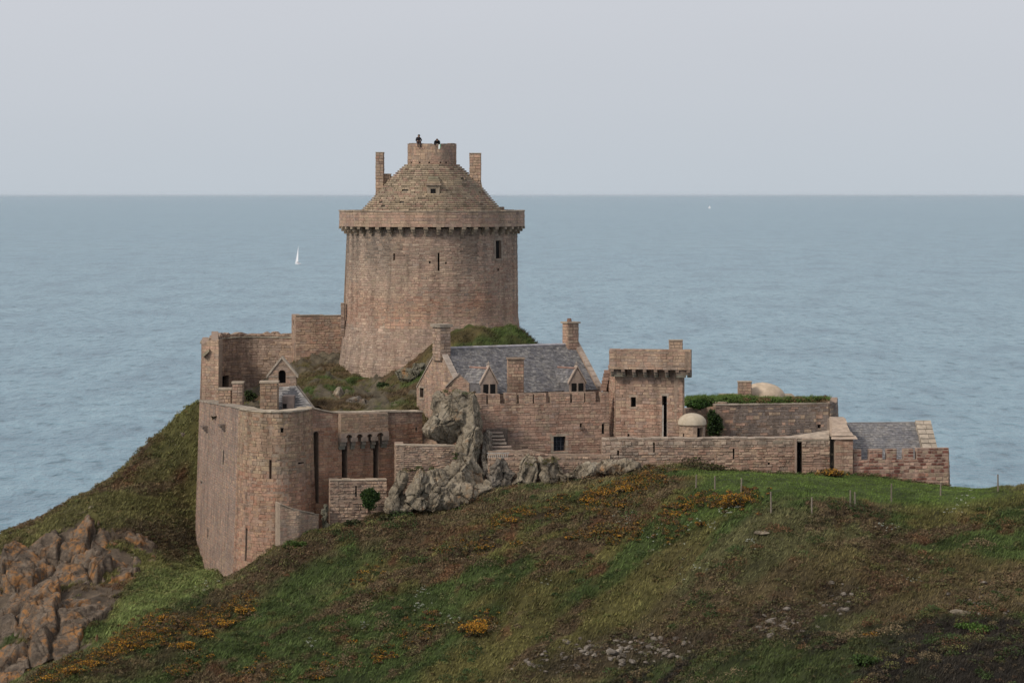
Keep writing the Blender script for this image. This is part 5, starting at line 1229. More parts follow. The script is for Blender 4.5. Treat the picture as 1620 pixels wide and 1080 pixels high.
for i in range(46):
    px, py = rg.uniform(-5, 270), rg.uniform(835, 1030)
    if px > 275 - (py - 835) * 0.35: continue
    g_ = ground(px, py, 185, 228); s_ = rg.uniform(3, 8)
    boulder(cf, px, py, s_ * rg.uniform(.8, 1.4), s_ * rg.uniform(.6, 1), g_.y + 0.2, 450 + i, rg.uniform(-25, 25), None, 'rock_o', 2, planes=8, amp=0.08, boxy=4)
sc_ = empty('hillside_crag', ground(285, 690, 205, 230), 'grey crag on the skyline of the left slope beside the flank wall', 'rock')
crag(sc_, 'crag', [(x, y, a_, b_, ground(x, y, 205, 232).y + 0.3) for x, y, a_, b_ in ((290, 688, 11, 10), (278, 704, 9, 7), (301, 672, 8, 9))], 411, 0.1, 0.16, 'rock_s')
sk_ = empty('skyline_stones', ground(140, 810, 205, 230), 'pale stones on the lower skyline of the left slope', 'rock')
crag(sk_, 'stones', [(x, y, a_, b_, ground(x, y + 2, 205, 232).y + 0.2) for x, y, a_, b_ in ((145, 803, 8, 5), (133, 812, 9, 5), (155, 800, 5, 3))], 412, 0.08, 0.08, 'rock')

# scree patches showing through the heath: each stone its own part
def scree(label, spots, seed):
    t = empty('scree_patch', ground(*spots[0][:2]), label, 'scree'); rg = random.Random(seed); base = [rock_mesh('stone', 1, 1, 0.75, seed + k, 2, 8, 0.12, 0.05) for k in range(4)]
    for m_ in base: m_.materials.append(M['rock_s'])
    for (px, py, rx, ry, n) in spots:
        for i in range(n):
            x, y = px + rg.gauss(0, rx), py + rg.gauss(0, ry); g_ = ground(x, y)
            o = bpy.data.objects.new('stone', rg.choice(base)); COL.objects.link(o); o.parent = t
            s = abs(rg.gauss(0.08, 0.09)) + 0.04; o.location = g_ - origin_of(t) + Vector((0, 0, s * 0.05)); o.scale = (s * rg.uniform(.9, 1.8), s, s * rg.uniform(.6, 1)); o.rotation_euler = (rg.uniform(-.4, .4), rg.uniform(-.4, .4), rg.uniform(0, 6))
scree('long strip of pale stones low on the brown slope, bottom centre', [(960, 1035, 60, 12, 120), (1030, 1020, 40, 10, 60), (880, 1050, 30, 10, 36)], 601)
scree('pale scree patch left of the orange-flowered sprig on the right slope', [(1236, 985, 20, 12, 90)], 602)
scree('small grey scree patch in the middle of the right slope', [(1328, 950, 16, 14, 44)], 603)
scree('grey rocky patch near the right edge of the slope', [(1545, 955, 24, 14, 50)], 604)
for px, py, a, b_, lab in ((1520, 970, 18, 7, 'flat grey boulder near the right edge of the slope'), (1208, 842, 15, 4, 'flat pale stone slab on the grass below the fence')):
    g_ = ground(px, py); tag(boulder(None, px, py, a, b_, g_.y + 0.2, 610 + px, 0, 0.6, sub=3), lab, 'rock')

# ------------------------------------------------------------------ plants
def hit_free(x, y):
    return True
def blades(name, X, Y, Z, C, hgt, wid, nb, rs, lean=0.6, wind=(0.5, 0.15)):
    """grass: nb triangles for every tuft"""
    n = len(X); N = n * nb
    bx = np.repeat(X, nb) + rs.normal(0, 0.09, N); by = np.repeat(Y, nb) + rs.normal(0, 0.09, N); bz = np.repeat(Z, nb) - 0.03
    H = np.repeat(hgt, nb) * rs.uniform(0.55, 1.2, N); a = rs.uniform(0, 2 * np.pi, N); W = np.repeat(wid, nb) * rs.uniform(0.7, 1.3, N)
    l = rs.uniform(0.1, lean, N) * H; la = rs.uniform(0, 2 * np.pi, N)
    tx = bx + l * np.cos(la) + wind[0] * H; ty = by + l * np.sin(la) + wind[1] * H
    V = np.empty((N, 3, 3)); V[:, 0] = np.stack([bx - np.cos(a) * W, by - np.sin(a) * W, bz], 1); V[:, 1] = np.stack([bx + np.cos(a) * W, by + np.sin(a) * W, bz], 1); V[:, 2] = np.stack([tx, ty, bz + H], 1)
    c = np.repeat(C, nb, 0) * rs.uniform(0.65, 1.4, (N, 1)); CC = np.repeat(c, 3, 0)
    return npmesh(name, V.reshape(-1, 3), np.arange(N * 3).reshape(-1, 3), CC)
rs = np.random.RandomState(21)
def visible(X, Y, Z):
    px = 810 + X * F / Y; py = HY + (CH - Z) * F / Y
    return (px > -60) & (px < 1690) & (py > 560) & (py < 1150)
NT = 210000
X = rs.uniform(-46, 48, NT); Y = rs.uniform(152, 232, NT); Z = h(X, Y)
ok = visible(X, Y, Z) & (rs.rand(NT) > (rock_zone(X, Y) - 0.55) * 3.0)
# nothing grows inside the walls
inside = (Y > 205.2 - np.clip((-X - 8) * 0.25, 0, 3.5)) & (X > -21.5) & (X < 33)
inside |= (X > -20.3) & (X < -8.5) & (Y > 199.5 + np.abs(X + 17.0) * 0.35) & (Y < 212)
ok &= ~inside
X, Y, Z = X[ok], Y[ok], Z[ok]
C = cover(X, Y); lz = lawn_zone(X, Y)
hg = (0.14 + 0.26 * fbm(X * .7, Y * .7, 3)) * (1 - 0.6 * lz); wd = 0.022 * np.ones(len(X)) + 0.01 * rs.rand(len(X))
C = C * (1.0 + 0.15 * rs.randn(len(X), 1)).clip(0.6, 1.5)
tag(link('grass', blades('grass', X, Y, Z, C, hg, wd, 6, rs), M['leaf']), 'rough green and brown grass covering the headland slopes', 'grass', kind='stuff')
# low heath clumps (heather and bracken): small leafy mounds, nobody could count them
def clumps(name, label, cat, centers, radii, colors, nl, rs, leaf=(0.03, 0.075), flat=0.7):
    n = len(centers); N = n * nl
    d = rs.normal(size=(N, 3)); d /= np.linalg.norm(d, axis=1, keepdims=True); d[:, 2] = np.abs(d[:, 2])
    rad = np.repeat(radii, nl)[:, None] * (rs.uniform(0.25, 1, (N, 1)) ** 0.45)
    P = np.repeat(centers, nl, 0) + d * rad * np.array((1, 1, flat))
    s = rs.uniform(*leaf, N)[:, None]
    t = rs.normal(size=(N, 3)); t /= np.linalg.norm(t, axis=1, keepdims=True); b_ = np.cross(t, rs.normal(size=(N, 3))); b_ /= np.linalg.norm(b_, axis=1, keepdims=True)
    V = np.stack([P - t * s, P + t * s, P + b_ * s * 1.3], 1).reshape(-1, 3)
    c = np.repeat(colors, nl, 0) * rs.uniform(0.6, 1.4, (N, 1))
    return npmesh(name, V, np.arange(N * 3).reshape(-1, 3), np.repeat(c, 3, 0))
NH = 62000
X = rs.uniform(-46, 48, NH); Y = rs.uniform(152, 228, NH); Z = h(X, Y)
inside = (Y > 204.6 - np.clip((-X - 8) * 0.25, 0, 3.5)) & (X > -21.5) & (X < 33.5)
inside |= (X > -20.6) & (X < -8.5) & (Y > 199.0 + np.abs(X + 17.0) * 0.35) & (Y < 212)
a = 0.62; s_ = X * math.cos(a) + Y * math.sin(a) * 1.2; t_ = -X * math.sin(a) + Y * math.cos(a) * 1.2
dens = smooth01(fbm(s_ * 0.16 + 31, t_ * 0.5 + 12, 4), 0.44, 0.60)
ok = visible(X, Y, Z) & ~inside & (lawn_zone(X, Y) < 0.12) & (rs.rand(NH) < dens * 0.8 + 0.14) & (rock_zone(X, Y) < 0.5)
X, Y, Z = X[ok], Y[ok], Z[ok]
pick = rs.rand(len(X), 1); C = cover(X, Y) * 0.62 + np.where(pick < 0.3, C_BROWN * 1.1, np.where(pick < 0.42, C_RUST, np.where(pick < 0.72, C_GREEN, np.where(pick < 0.88, C_OLIVE, C_TAN)))) * 0.38
tag(link('heather', clumps('heather', '', '', np.stack([X, Y, Z + 0.05], 1), rs.uniform(0.14, 0.42, len(X)) ** 1.0, C * rs.uniform(0.72, 1.3, (len(X), 1)), 40, rs), M['leaf']), 'brown and green heather and bracken in patches on the slope', 'heather', kind='stuff')
# rounded shrubs of bracken and heath, crowding in drifts
NS = 8500
X = rs.uniform(-44, 46, NS); Y = rs.uniform(156, 206, NS); Z = h(X, Y)
a = 0.62; s_ = X * math.cos(a) + Y * math.sin(a) * 1.2; t_ = -X * math.sin(a) + Y * math.cos(a) * 1.2
dn = smooth01(fbm(s_ * 0.13 + 81, t_ * 0.42 + 33, 4), 0.50, 0.64)
inside = (Y > 203.2 - np.clip((-X - 8) * 0.25, 0, 3.5)) | ((X > -21.5) & (X < -8.5) & (Y > 197.4 + np.abs(X + 17.0) * 0.35)) | (X < -22)
ok = visible(X, Y, Z) & ~inside & (lawn_zone(X, Y) < 0.05) & (gully(X, Y) < 0.2) & (rs.rand(NS) < dn * 0.6 + 0.03) & (rock_zone(X, Y) < 0.1) & (scree_soil(X, Y) < 0.4)
X, Y, Z = X[ok], Y[ok], Z[ok]; kk = fbm(X * 0.35 + 9, Y * 0.35, 3)[:, None] + rs.normal(0, 0.07, (len(X), 1))
C = np.where(kk < 0.45, np.array((0.042, 0.064, 0.020)), np.where(kk < 0.52, np.array((0.110, 0.108, 0.036)), np.where(kk < 0.59, np.array((0.125, 0.068, 0.034)), np.array((0.145, 0.108, 0.060)))))
tag(link('heath_shrubs', clumps('heath_shrubs', '', '', np.stack([X, Y, Z + 0.05], 1), rs.uniform(0.25, 0.95, len(X)), C * rs.uniform(0.7, 1.25, (len(X), 1)), 150, rs, leaf=(0.03, 0.07), flat=0.62), M['leaf']), 'low russet and dark green heath shrubs crowding the slope', 'heath', kind='stuff')
# turf on the mound
NM = 26000
X = rs.uniform(-18.5, 5, NM); Y = rs.uniform(212.5, 236, NM); Z = np.array([hm(x, y) for x, y in zip(X, Y)])
i_ = np.clip(((X + 23) / .25).astype(int), 0, mx.shape[1] - 1); j_ = np.clip(((Y - 212) / .25).astype(int), 0, mx.shape[0] - 1)
ok = (mrock[j_, i_] < 0.45) & (np.hypot(X - KX, Y - KY) > 7.7)
vx, vy = X - RL.x, Y - RL.y; uu = vx * ax.x + vy * ax.y; vv = vx * nf.x + vy * nf.y
ok &= ~((uu > -0.4) & (uu < 13.5) & (vv > -4.2))
ok &= ~((X < -15.8) & (Y < 214.5))
X, Y, Z = X[ok], Y[ok], Z[ok]
tag(link('mound_grass', blades('mound_grass', X, Y, Z, cover(X + 60, Y) * 1.0, 0.16 + 0.16 * rs.rand(len(X)), 0.022 * np.ones(len(X)), 6, rs), M['leaf']), 'short grass on the rocky mound around the keep', 'grass', kind='stuff')
# turf of the bastion (a part of the bastion)
NB = 9000
T = rs.rand(NB); py0 = 222.0 + rs.rand(NB) ** 1.5 * 4
X = xat(1085, py0) + (xat(1311, py0) - xat(1085, py0)) * T; Y = py0 + T * 1.0; Z = np.full(NB, zb_t + 0.10) + 0.6 * (fbm(X * 0.45, Y * 0.2 + 4, 3) - 0.5) + 0.1 * fbm(X, Y, 3) - np.clip(0.5 - (Y - 222.0 - T), 0, 0.5) * 1.3 * fbm(X * 1.5, Y * 0, 2) * 2
tc = np.where((fbm(X * .8, Y * .8, 3) > 0.56)[:, None] & (X > 19)[:, None], np.array((0.13, 0.090, 0.042)), np.array((0.080, 0.125, 0.028)))
o0 = np.array(origin_of(ba))
tag(link('turf', blades('turf', X - o0[0], Y - o0[1], Z - o0[2], tc, 0.16 + 0.26 * rs.rand(NB) ** 2, 0.028 * np.ones(NB), 7, rs), M['leaf'], ba), kind='stuff')

ns_ = 420; tt_ = rs.rand(ns_); ex = xat(1088, 222.0) + (xat(1309, 222.6) - xat(1088, 222.0)) * tt_; ey = 221.75 + 1.25 * tt_ * 0.9 + rs.uniform(-0.25, 0.5, ns_); ez = zb_t + 0.06 + rs.normal(0, 0.16, ns_) + 0.3 * (fbm(ex * 0.9, ey * 0, 3) - 0.4)
ec = np.where((rs.rand(ns_, 1) < 0.25) & (ex[:, None] > 18), np.array((0.14, 0.092, 0.044)), np.array((0.072, 0.112, 0.027)))
tag(link('turf_edge', clumps('turf_edge', '', '', np.stack([ex, ey, ez], 1) - o0, rs.uniform(0.12, 0.38, ns_), ec, 44, rs, leaf=(0.03, 0.08), flat=0.8), M['leaf'], ba), kind='stuff')
ft = []
for (x0, y0, x1, y1, Yf, n_) in ((610, 812, 770, 775, 200.4, 60), (770, 775, 1010, 748, 202.9, 90), (1010, 748, 1315, 752, 204.2, 110), (1320, 752, 1500, 772, 204.6, 70), (440, 872, 520, 842, 198.6, 50), (340, 905, 440, 872, 199.5, 40), (640, 745, 690, 742, 200.9, 10), (690, 706, 745, 735, 201.9, 10), (700, 622, 750, 622, 203.4, 8), (825, 735, 880, 728, 202.5, 10)):
    for i in range(n_):
        t_f = rs.rand(); Yf_ = Yf + rs.normal(0, 0.25); p_ = at(x0 + (x1 - x0) * t_f + rs.normal(0, 2), y0 + (y1 - y0) * t_f + rs.normal(0, 2), Yf_); g0 = float(h(p_.x, p_.y)); ft.append((p_.x, p_.y, g0 if abs(g0 - p_.z) < 1.2 else p_.z))
ft = np.array(ft); fcx = np.array([(0.060, 0.082, 0.026), (0.110, 0.098, 0.040), (0.090, 0.062, 0.036)])[rs.randint(0, 3, len(ft))]
tag(link('wall_foot_weeds', clumps('wall_foot_weeds', '', '', ft, rs.uniform(0.10, 0.36, len(ft)), fcx, 46, rs, leaf=(0.03, 0.07), flat=0.9), M['leaf']), 'weeds and grass tufts along the wall feet and in rock cracks', 'weeds', kind='stuff')
def bush(name, label, cat, px, py, rx, rz, Y, n, cols, wts, seed, group=None, flowers=None, leaf=(0.05, 0.11), depth=None):
    """one shrub: foliage (leaf faces through the volume, gaps between), stems, maybe blossom"""
    r_ = np.random.RandomState(seed); s = Y / F; c = at(px, py, Y); A = np.array((rx * s, depth or rx * s * 0.8, rz * s))
    t = empty(name, c - Vector((0, 0, A[2] * 0.8)), label, cat, group); o0 = np.array(t.location)
    k = max(5, int(7 + rx / 6)); cc = r_.normal(size=(k, 3)); cc /= np.linalg.norm(cc, axis=1, keepdims=True); cc = cc * r_.uniform(0.2, 0.75, (k, 1)); cc[:, 2] = cc[:, 2] * 0.8
    w = r_.randint(0, k, n); d = r_.normal(size=(n, 3)); d /= np.linalg.norm(d, axis=1, keepdims=True)
    P = (cc[w] + d * (r_.uniform(0.1, 1, (n, 1)) ** 0.5) * r_.uniform(0.28, 0.5, (k, 1))[w]) * A + np.array(c)
    ls = r_.uniform(*leaf, n)[:, None]; tt = r_.normal(size=(n, 3)); tt /= np.linalg.norm(tt, axis=1, keepdims=True); bb = np.cross(tt, r_.normal(size=(n, 3))); bb /= np.linalg.norm(bb, axis=1, keepdims=True)
    V = np.stack([P - tt * ls, P + tt * ls, P + bb * ls * 1.3], 1)
    cl_a = np.array(cols)[r_.choice(len(cols), n, p=np.array(wts) / sum(wts))] * r_.uniform(0.6, 1.4, (n, 1))
    link('foliage', npmesh('foliage', V.reshape(-1, 3) - o0, np.arange(n * 3).reshape(-1, 3), np.repeat(cl_a, 3, 0)), M['leaf'], t)
    mb = MB()
    for i in range(6):
        q = c + Vector(cc[i % k] * A * 0.9); mb.tube(Vector(c) - Vector((r_.uniform(-.1, .1), 0, A[2] * 0.95)), q, 0.03, 0.012, 5, (0.07, 0.05, 0.035))
    mb.build('stems', M['wood'], t)
    if flowers:
        nf_, fc_ = flowers; w = r_.randint(0, k, nf_); d = r_.normal(size=(nf_, 3)); d /= np.linalg.norm(d, axis=1, keepdims=True); d[:, 2] = np.abs(d[:, 2]) * 0.9; d[:, 1] -= 0.35
        P = (cc[w] + d * r_.uniform(0.34, 0.52, (nf_, 1))) * A + np.array(c)
        ls = r_.uniform(0.025, 0.06, nf_)[:, None]; tt = r_.normal(size=(nf_, 3)); tt /= np.linalg.norm(tt, axis=1, keepdims=True); bb = np.cross(tt, r_.normal(size=(nf_, 3))); bb /= np.linalg.norm(bb, axis=1, keepdims=True)
        V = np.stack([P - tt * ls, P + tt * ls, P + bb * ls * 1.3], 1)
        link('blossom', npmesh('blossom', V.reshape(-1, 3) - o0, np.arange(nf_ * 3).reshape(-1, 3), np.repeat(np.array(fc_)[r_.randint(0, len(fc_), nf_)] * r_.uniform(.7, 1.2, (nf_, 1)), 3, 0)), M['leaf'], t)
    return t
GO = [(0.44, 0.215, 0.024), (0.33, 0.14, 0.02), (0.46, 0.25, 0.032)]
GL = [(0.05, 0.06, 0.02), (0.11, 0.065, 0.03), (0.075, 0.055, 0.028)]
def gorse(px, py, rx, rz, dens, lab, seed, group=None):
    g_ = ground(px, py + rz * 0.6); area = rx * rz
    return bush('gorse_bush', lab, 'gorse', px, py, rx, rz, g_.y + 0.1, int(160 + area * 2.4), GL, [2, 2, 1.5], seed, group, (int(area * dens * 2.4), GO))
gorse(1160, 790, 44, 17, 0.9, 'large rounded yellow-flowered gorse bush at the left end of the fence', 701)
gorse(1317, 748, 26, 9, 1.0, 'low yellow gorse bush at the foot of the guardhouse pier', 702)
gorse(752, 994, 30, 16, 1.4, 'bright orange gorse bush standing alone on the lower middle slope', 703)
gorse(1380, 1003, 16, 5, 1.8, 'small orange gorse sprig low on the right slope', 704)
gorse(560, 1015, 9, 5, 1.2, 'tiny orange gorse sprig on the lower slope left of centre', 705)
k = 710
ORD = ['leftmost', 'second', 'third', 'fourth', 'fifth', 'sixth', 'seventh', 'eighth', 'ninth', 'tenth', 'eleventh', 'twelfth']
def strip(lab, grp, pts, dens):
    global k
    for i, (px, py, rx, rz) in enumerate(sorted(pts)):
        gorse(px, py, rx, rz, dens, ORD[i] + ' ' + lab, k, grp); k += 1
strip('orange gorse bush from the left in the lower-left diagonal band', 'gorse band lower left', [(385, 966, 20, 10), (355, 985, 22, 9), (325, 1003, 24, 9), (290, 1020, 26, 9), (258, 977, 14, 6), (235, 1002, 18, 7), (205, 1018, 20, 7), (175, 1032, 20, 7), (145, 1048, 20, 8), (110, 1060, 22, 9), (80, 1072, 20, 9), (285, 1062, 14, 7)], 1.15)
strip('yellow gorse bush from the left in the crest strip below the pale rock', 'gorse strip on the crest', [(1015, 763, 18, 6), (990, 772, 22, 6), (960, 780, 22, 6), (935, 790, 20, 6), (985, 798, 16, 5), (1090, 800, 18, 6), (1070, 812, 20, 6)], 0.95)
strip('dull orange gorse bush from the left on the open middle slope', 'gorse on the middle slope', [(950, 842, 20, 6), (975, 848, 16, 5), (905, 850, 14, 5), (805, 822, 22, 7), (770, 866, 16, 6), (815, 858, 14, 5), (700, 868, 14, 5), (575, 905, 12, 4), (680, 990, 12, 5), (600, 1040, 16, 6), (500, 1070, 20, 6), (1110, 828, 14, 5)], 0.7)
bl_rs = np.random.RandomState(77); bc = []
for (x0, y0, x1, y1, sp, n_) in ((60, 1078, 400, 955, 9, 420), (170, 1025, 265, 972, 7, 110), (920, 795, 1035, 752, 7, 230), (1000, 775, 1060, 750, 8, 60), (840, 820, 900, 795, 9, 40), (560, 930, 600, 905, 10, 24), (960, 860, 1010, 840, 8, 40), (640, 1010, 700, 985, 12, 30), (380, 1075, 460, 1050, 10, 30), (1040, 850, 1080, 835, 8, 24), (1050, 818, 1110, 790, 6, 60), (780, 830, 835, 808, 6, 46), (900, 852, 985, 838, 6, 60), (735, 1005, 780, 982, 7, 60), (270, 1070, 330, 1045, 8, 30), (590, 1045, 640, 1020, 8, 22), (690, 875, 790, 858, 7, 34), (930, 810, 1000, 790, 7, 40), (480, 1078, 540, 1050, 8, 26), (1120, 800, 1200, 785, 8, 70)):
    for i in range(n_):
        t = bl_rs.rand(); g_ = ground(x0 + (x1 - x0) * t + bl_rs.normal(0, sp), y0 + (y1 - y0) * t + bl_rs.normal(0, sp)); bc.append((g_.x, g_.y, g_.z + 0.08))
bc = np.array(bc)
tag(link('gorse_bloom', clumps('gorse_bloom', '', '', bc, bl_rs.uniform(0.12, 0.34, len(bc)), np.array(GL)[bl_rs.randint(0, 3, len(bc))], 60, bl_rs), M['leaf']), 'low gorse with orange blossom running in bands across the slope', 'gorse', kind='stuff')
tag(link('gorse_blossom', clumps('gorse_blossom', '', '', bc + np.array((0, -0.03, 0.06)), bl_rs.uniform(0.12, 0.34, len(bc)), np.array(GO)[bl_rs.randint(0, 3, len(bc))] * bl_rs.uniform(0.5, 1.0, (len(bc), 1)), 17, bl_rs, leaf=(0.02, 0.045)), M['leaf']), 'scattered orange gorse blossom in bands across the slope', 'blossom', kind='stuff')
wf = []
for (px, py, sp, n_) in ((668, 940, 8, 10), (665, 965, 9, 12), (570, 995, 6, 8), (490, 1022, 6, 9), (985, 825, 9, 16), (1150, 812, 7, 12), (1165, 808, 6, 10), (1120, 835, 14, 12), (1190, 862, 8, 10), (860, 925, 5, 4), (1400, 838, 10, 12), (1440, 920, 10, 10), (1510, 810, 10, 10), (1530, 790, 12, 10), (710, 985, 8, 10), (330, 930, 8, 8), (1040, 860, 20, 14), (1100, 900, 30, 12)):
    for i in range(n_):
        g_ = ground(px + bl_rs.normal(0, sp), py + bl_rs.normal(0, sp * 0.5)); wf.append((g_.x, g_.y, g_.z + 0.22))
wf = np.array(wf)
tag(link('white_flowers', clumps('white_flowers', '', '', wf, bl_rs.uniform(0.05, 0.14, len(wf)), np.repeat(np.array([(0.36, 0.37, 0.31)]), len(wf), 0), 14, bl_rs, leaf=(0.015, 0.035)), M['leaf']), 'scattered whitish flower heads in the slope grass', 'flowers', kind='stuff')
BR = [(0.075, 0.055, 0.03), (0.055, 0.06, 0.02), (0.045, 0.035, 0.02)]
bush('shrub', 'broad brown-green shrub growing against the front curtain wall', 'shrub', 1108, 738, 48, 15, 203.4, 4200, BR, [2, 2, 1], 801)
bush('shrub', 'dark green shrub left of the broad brown shrub on the crest', 'shrub', 1062, 746, 16, 9, 203.0, 900, [(0.03, 0.045, 0.014), (0.045, 0.05, 0.02)], [2, 1], 802)
bush('ivy_bush', 'bright green ivy bush on the slit rubble wall', 'ivy', 584, 787, 20, 27, 200.3, 3200, [(0.03, 0.06, 0.014), (0.045, 0.075, 0.018), (0.02, 0.04, 0.01)], [2, 1, 2], 803, depth=0.45)
bush('ivy_bush', 'dark green ivy hanging at the shaded corner of the bastion', 'ivy', 1128, 668, 17, 30, 219.9, 3600, [(0.022, 0.042, 0.01), (0.012, 0.022, 0.007), (0.04, 0.075, 0.014)], [2, 2, 1], 804, depth=0.8)  # very dark leaf colours also paint the shadow at this corner
bush('ivy_bush', 'green ivy spilling over the wall right of the square tower', 'ivy', 1108, 638, 24, 11, 220.6, 2600, [(0.04, 0.085, 0.015), (0.025, 0.05, 0.012)], [2, 1], 805, depth=0.8)
bush('shrub', 'dark green shrub on the mound at the foot of the keep', 'shrub', 606, 609, 15, 7, 221.5, 800, [(0.02, 0.035, 0.01), (0.03, 0.045, 0.014)], [1, 1], 806)
bush('shrub', 'dark shrub in the court beside the broad chimney stack', 'shrub', 397, 626, 16, 12, 216, 900, [(0.022, 0.036, 0.01), (0.035, 0.05, 0.014)], [1, 1], 807)
g_ = ground(1250, 752)
for i, (px, py, rx, rz, lab, cs) in enumerate(((465, 862, 24, 10, 'bright green fern clump at the foot of the retaining wall', [(0.06, 0.095, 0.02), (0.04, 0.06, 0.015)]), (1550, 990, 40, 9, 'bright green fern patch near the right edge', [(0.06, 0.105, 0.02), (0.035, 0.06, 0.014)]),
                                               (1480, 1003, 26, 6, 'green fern strip left of the bright fern patch', [(0.05, 0.085, 0.018), (0.03, 0.05, 0.012)]), (1375, 1045, 34, 12, 'green fern clump on the dark lower shelf', [(0.045, 0.075, 0.018), (0.025, 0.04, 0.012)]),
                                               (555, 828, 18, 10, 'dark bramble clump under the ivy bush', [(0.025, 0.035, 0.012), (0.05, 0.045, 0.02)]), (612, 822, 20, 10, 'brown bramble clump below the leaning slabs', [(0.05, 0.045, 0.02), (0.035, 0.045, 0.014)]))):
    g_ = ground(px, py + rz * 0.5); bush('fern_clump' if 'fern' in lab else 'bramble', lab, 'fern' if 'fern' in lab else 'bramble', px, py, rx, rz, g_.y, int(300 + rx * rz * 3), cs, [2, 1], 820 + i)

# ------------------------------------------------------------------ fence posts
posts = [(1101, 752, 772, 'grey fence post leftmost, beside the broad brown shrub'), (1131, 754, 775, 'fence post just left of the large gorse bush'), (1172.5, 762, 778, 'fence post behind the large gorse bush'), (1220, 779, 812, 'pale fence post right of the large gorse bush'),
         (1284, 787, 816, 'short fence post between the gorse bush and the post pair'), (1345, 776, 804, 'left post of the close pair of fence posts'), (1353, 779, 804, 'right post of the close pair of fence posts'), (1410, 766, 794, 'tall pale fence post below the guardhouse battlement'),
         (1488, 765, 784, 'fence post before the right end of the guardhouse'), (1579, 751, 777, 'fence post standing against the sea at far right')]
for i, (px, y0, y1, lab) in enumerate(posts):
    g_ = ground(px, y1); hgt = max(0.9, (y1 - y0) * g_.y / F); rg = random.Random(900 + i)
    top = Vector((g_.x + rg.uniform(-.03, .03), g_.y, g_.z + hgt)); mb = MB(); v = rg.uniform(0.85, 1.15); c0 = tuple(x * v for x in (0.18, 0.15, 0.118))
    mb.tube(g_ - Vector((0, 0, 0.4)), top, 0.062, 0.05, 7, c0); mb.tube(top, top + Vector((0, 0, 0.03)), 0.06, 0.03, 7, c0)
    V = np.array(mb.v) - np.array(g_); o = link('fence_post', npmesh('fence_post', V, mb.f, mb.c, mb.m), M['wood']); o.location = g_
    tag(o, lab, 'fence post', 'posts of the pasture fence')

# steps and picket rail beside the outcrop
st = empty('stone_steps', at(788, 712, 205), 'flight of thin stone steps right of the big rock', 'steps')
for i in range(6):
    mb = MB(); p = at(788 - i * 1.0 + (6 if i < 2 else 0), 712 - i * 5.6, 204.2 + i * 0.32); mb.box(p, 1.55 - 0.08 * i, 0.5, 0.13, R(4), (0.30 + .02 * (i % 2), 0.25, 0.205)); mb.build('step', M['dressed'], st)
mb = MB(); mb.box(at(786, 705, 206.6), 1.6, 1.6, 2.6, 0, (0.12, 0.095, 0.08)); mb.build('stair_core', M['mortar'], st)
pk = empty('picket_rail', at(788, 724, 202.6), 'small pale picket rail below the stone steps', 'railing')
for i in range(11):
    mb = MB(); x = 771 + i * 3.1; mb.tube(at(x, 724, 202.4), at(x + 2.0, 715.5, 202.4), 0.02, 0.018, 5, (0.42, 0.40, 0.37)); mb.build('picket', M['wood'], pk)
mb = MB(); mb.tube(at(770, 716.2, 202.42), at(806, 716, 202.42), 0.022, 0.022, 5, (0.42, 0.40, 0.37)); mb.build('rail', M['wood'], pk)

# ------------------------------------------------------------------ people on the keep turret
def person(label, base, joints, edges, cols, acc=None):
    """continuous skinned figure; joints: name -> (offset, radius); colours go to the nearest bone"""
    names = list(joints); me = bpy.data.meshes.new('person')
    me.from_pydata([joints[n_][0] for n_ in names], [(names.index(a), names.index(b_)) for a, b_ in edges], [])
    o = bpy.data.objects.new('tmp', me); COL.objects.link(o)
    o.modifiers.new('s', 'SKIN'); sm = o.modifiers.new('d', 'SUBSURF'); sm.levels = 2; sm.render_levels = 2
    for i, n_ in enumerate(names):
        r_ = joints[n_][1]; sv = me.skin_vertices[0].data[i]; sv.radius = (r_, r_) if not isinstance(r_, tuple) else r_; sv.use_root = (n_ == 'pelvis')
    dg = bpy.context.evaluated_depsgraph_get(); ev = o.evaluated_get(dg); m2 = bpy.data.meshes.new_from_object(ev)
    bpy.data.objects.remove(o)
    V = np.array([v.co[:] for v in m2.vertices]); C_ = np.zeros((len(V), 3)); best = np.full(len(V), 1e9)
    for a, b_ in edges:
        p, q = np.array(joints[a][0]), np.array(joints[b_][0]); t = np.clip(((V - p) @ (q - p)) / max(1e-9, (q - p) @ (q - p)), 0, 1)
        d = np.linalg.norm(V - (p + t[:, None] * (q - p)), axis=1); m_ = d < best; best[m_] = d[m_]; C_[m_] = cols.get((a, b_), (0.03, 0.03, 0.035))
    ca_ = m2.color_attributes.new('Col', 'FLOAT_COLOR', 'POINT'); c4 = np.ones((len(V), 4), np.float32); c4[:, :3] = C_; ca_.data.foreach_set('color', c4.ravel())
    m2.polygons.foreach_set('use_smooth', np.ones(len(m2.polygons), bool)); m2.name = 'person'
    po = link('person', m2, M['cloth']); po.location = base; tag(po, label, 'person')
    return po
SK = (0.30, 0.19, 0.14); HAIR = (0.035, 0.022, 0.015)
def head_parts(po, c, hair, look=(0, -1, 0)):
    o0 = Vector(po.location); mb = MB(); rng = random.Random(3)
    bm = bmesh.new(); bmesh.ops.create_icosphere(bm, subdivisions=2, radius=0.108)
    vs = [v.co.copy() for v in bm.verts]; fs = [tuple(v.index for v in f.verts) for f in bm.faces if sum(v.co.dot(Vector(look)) for v in f.verts) / 3 < 0.045 or sum(v.co.z for v in f.verts) / 3 > 0.06]
    bm.free(); mb.add([o0 + Vector(c) + v + Vector((0, 0.008, 0.02)) for v in vs], fs, hair); mb.build('hair', M['cloth'], po)
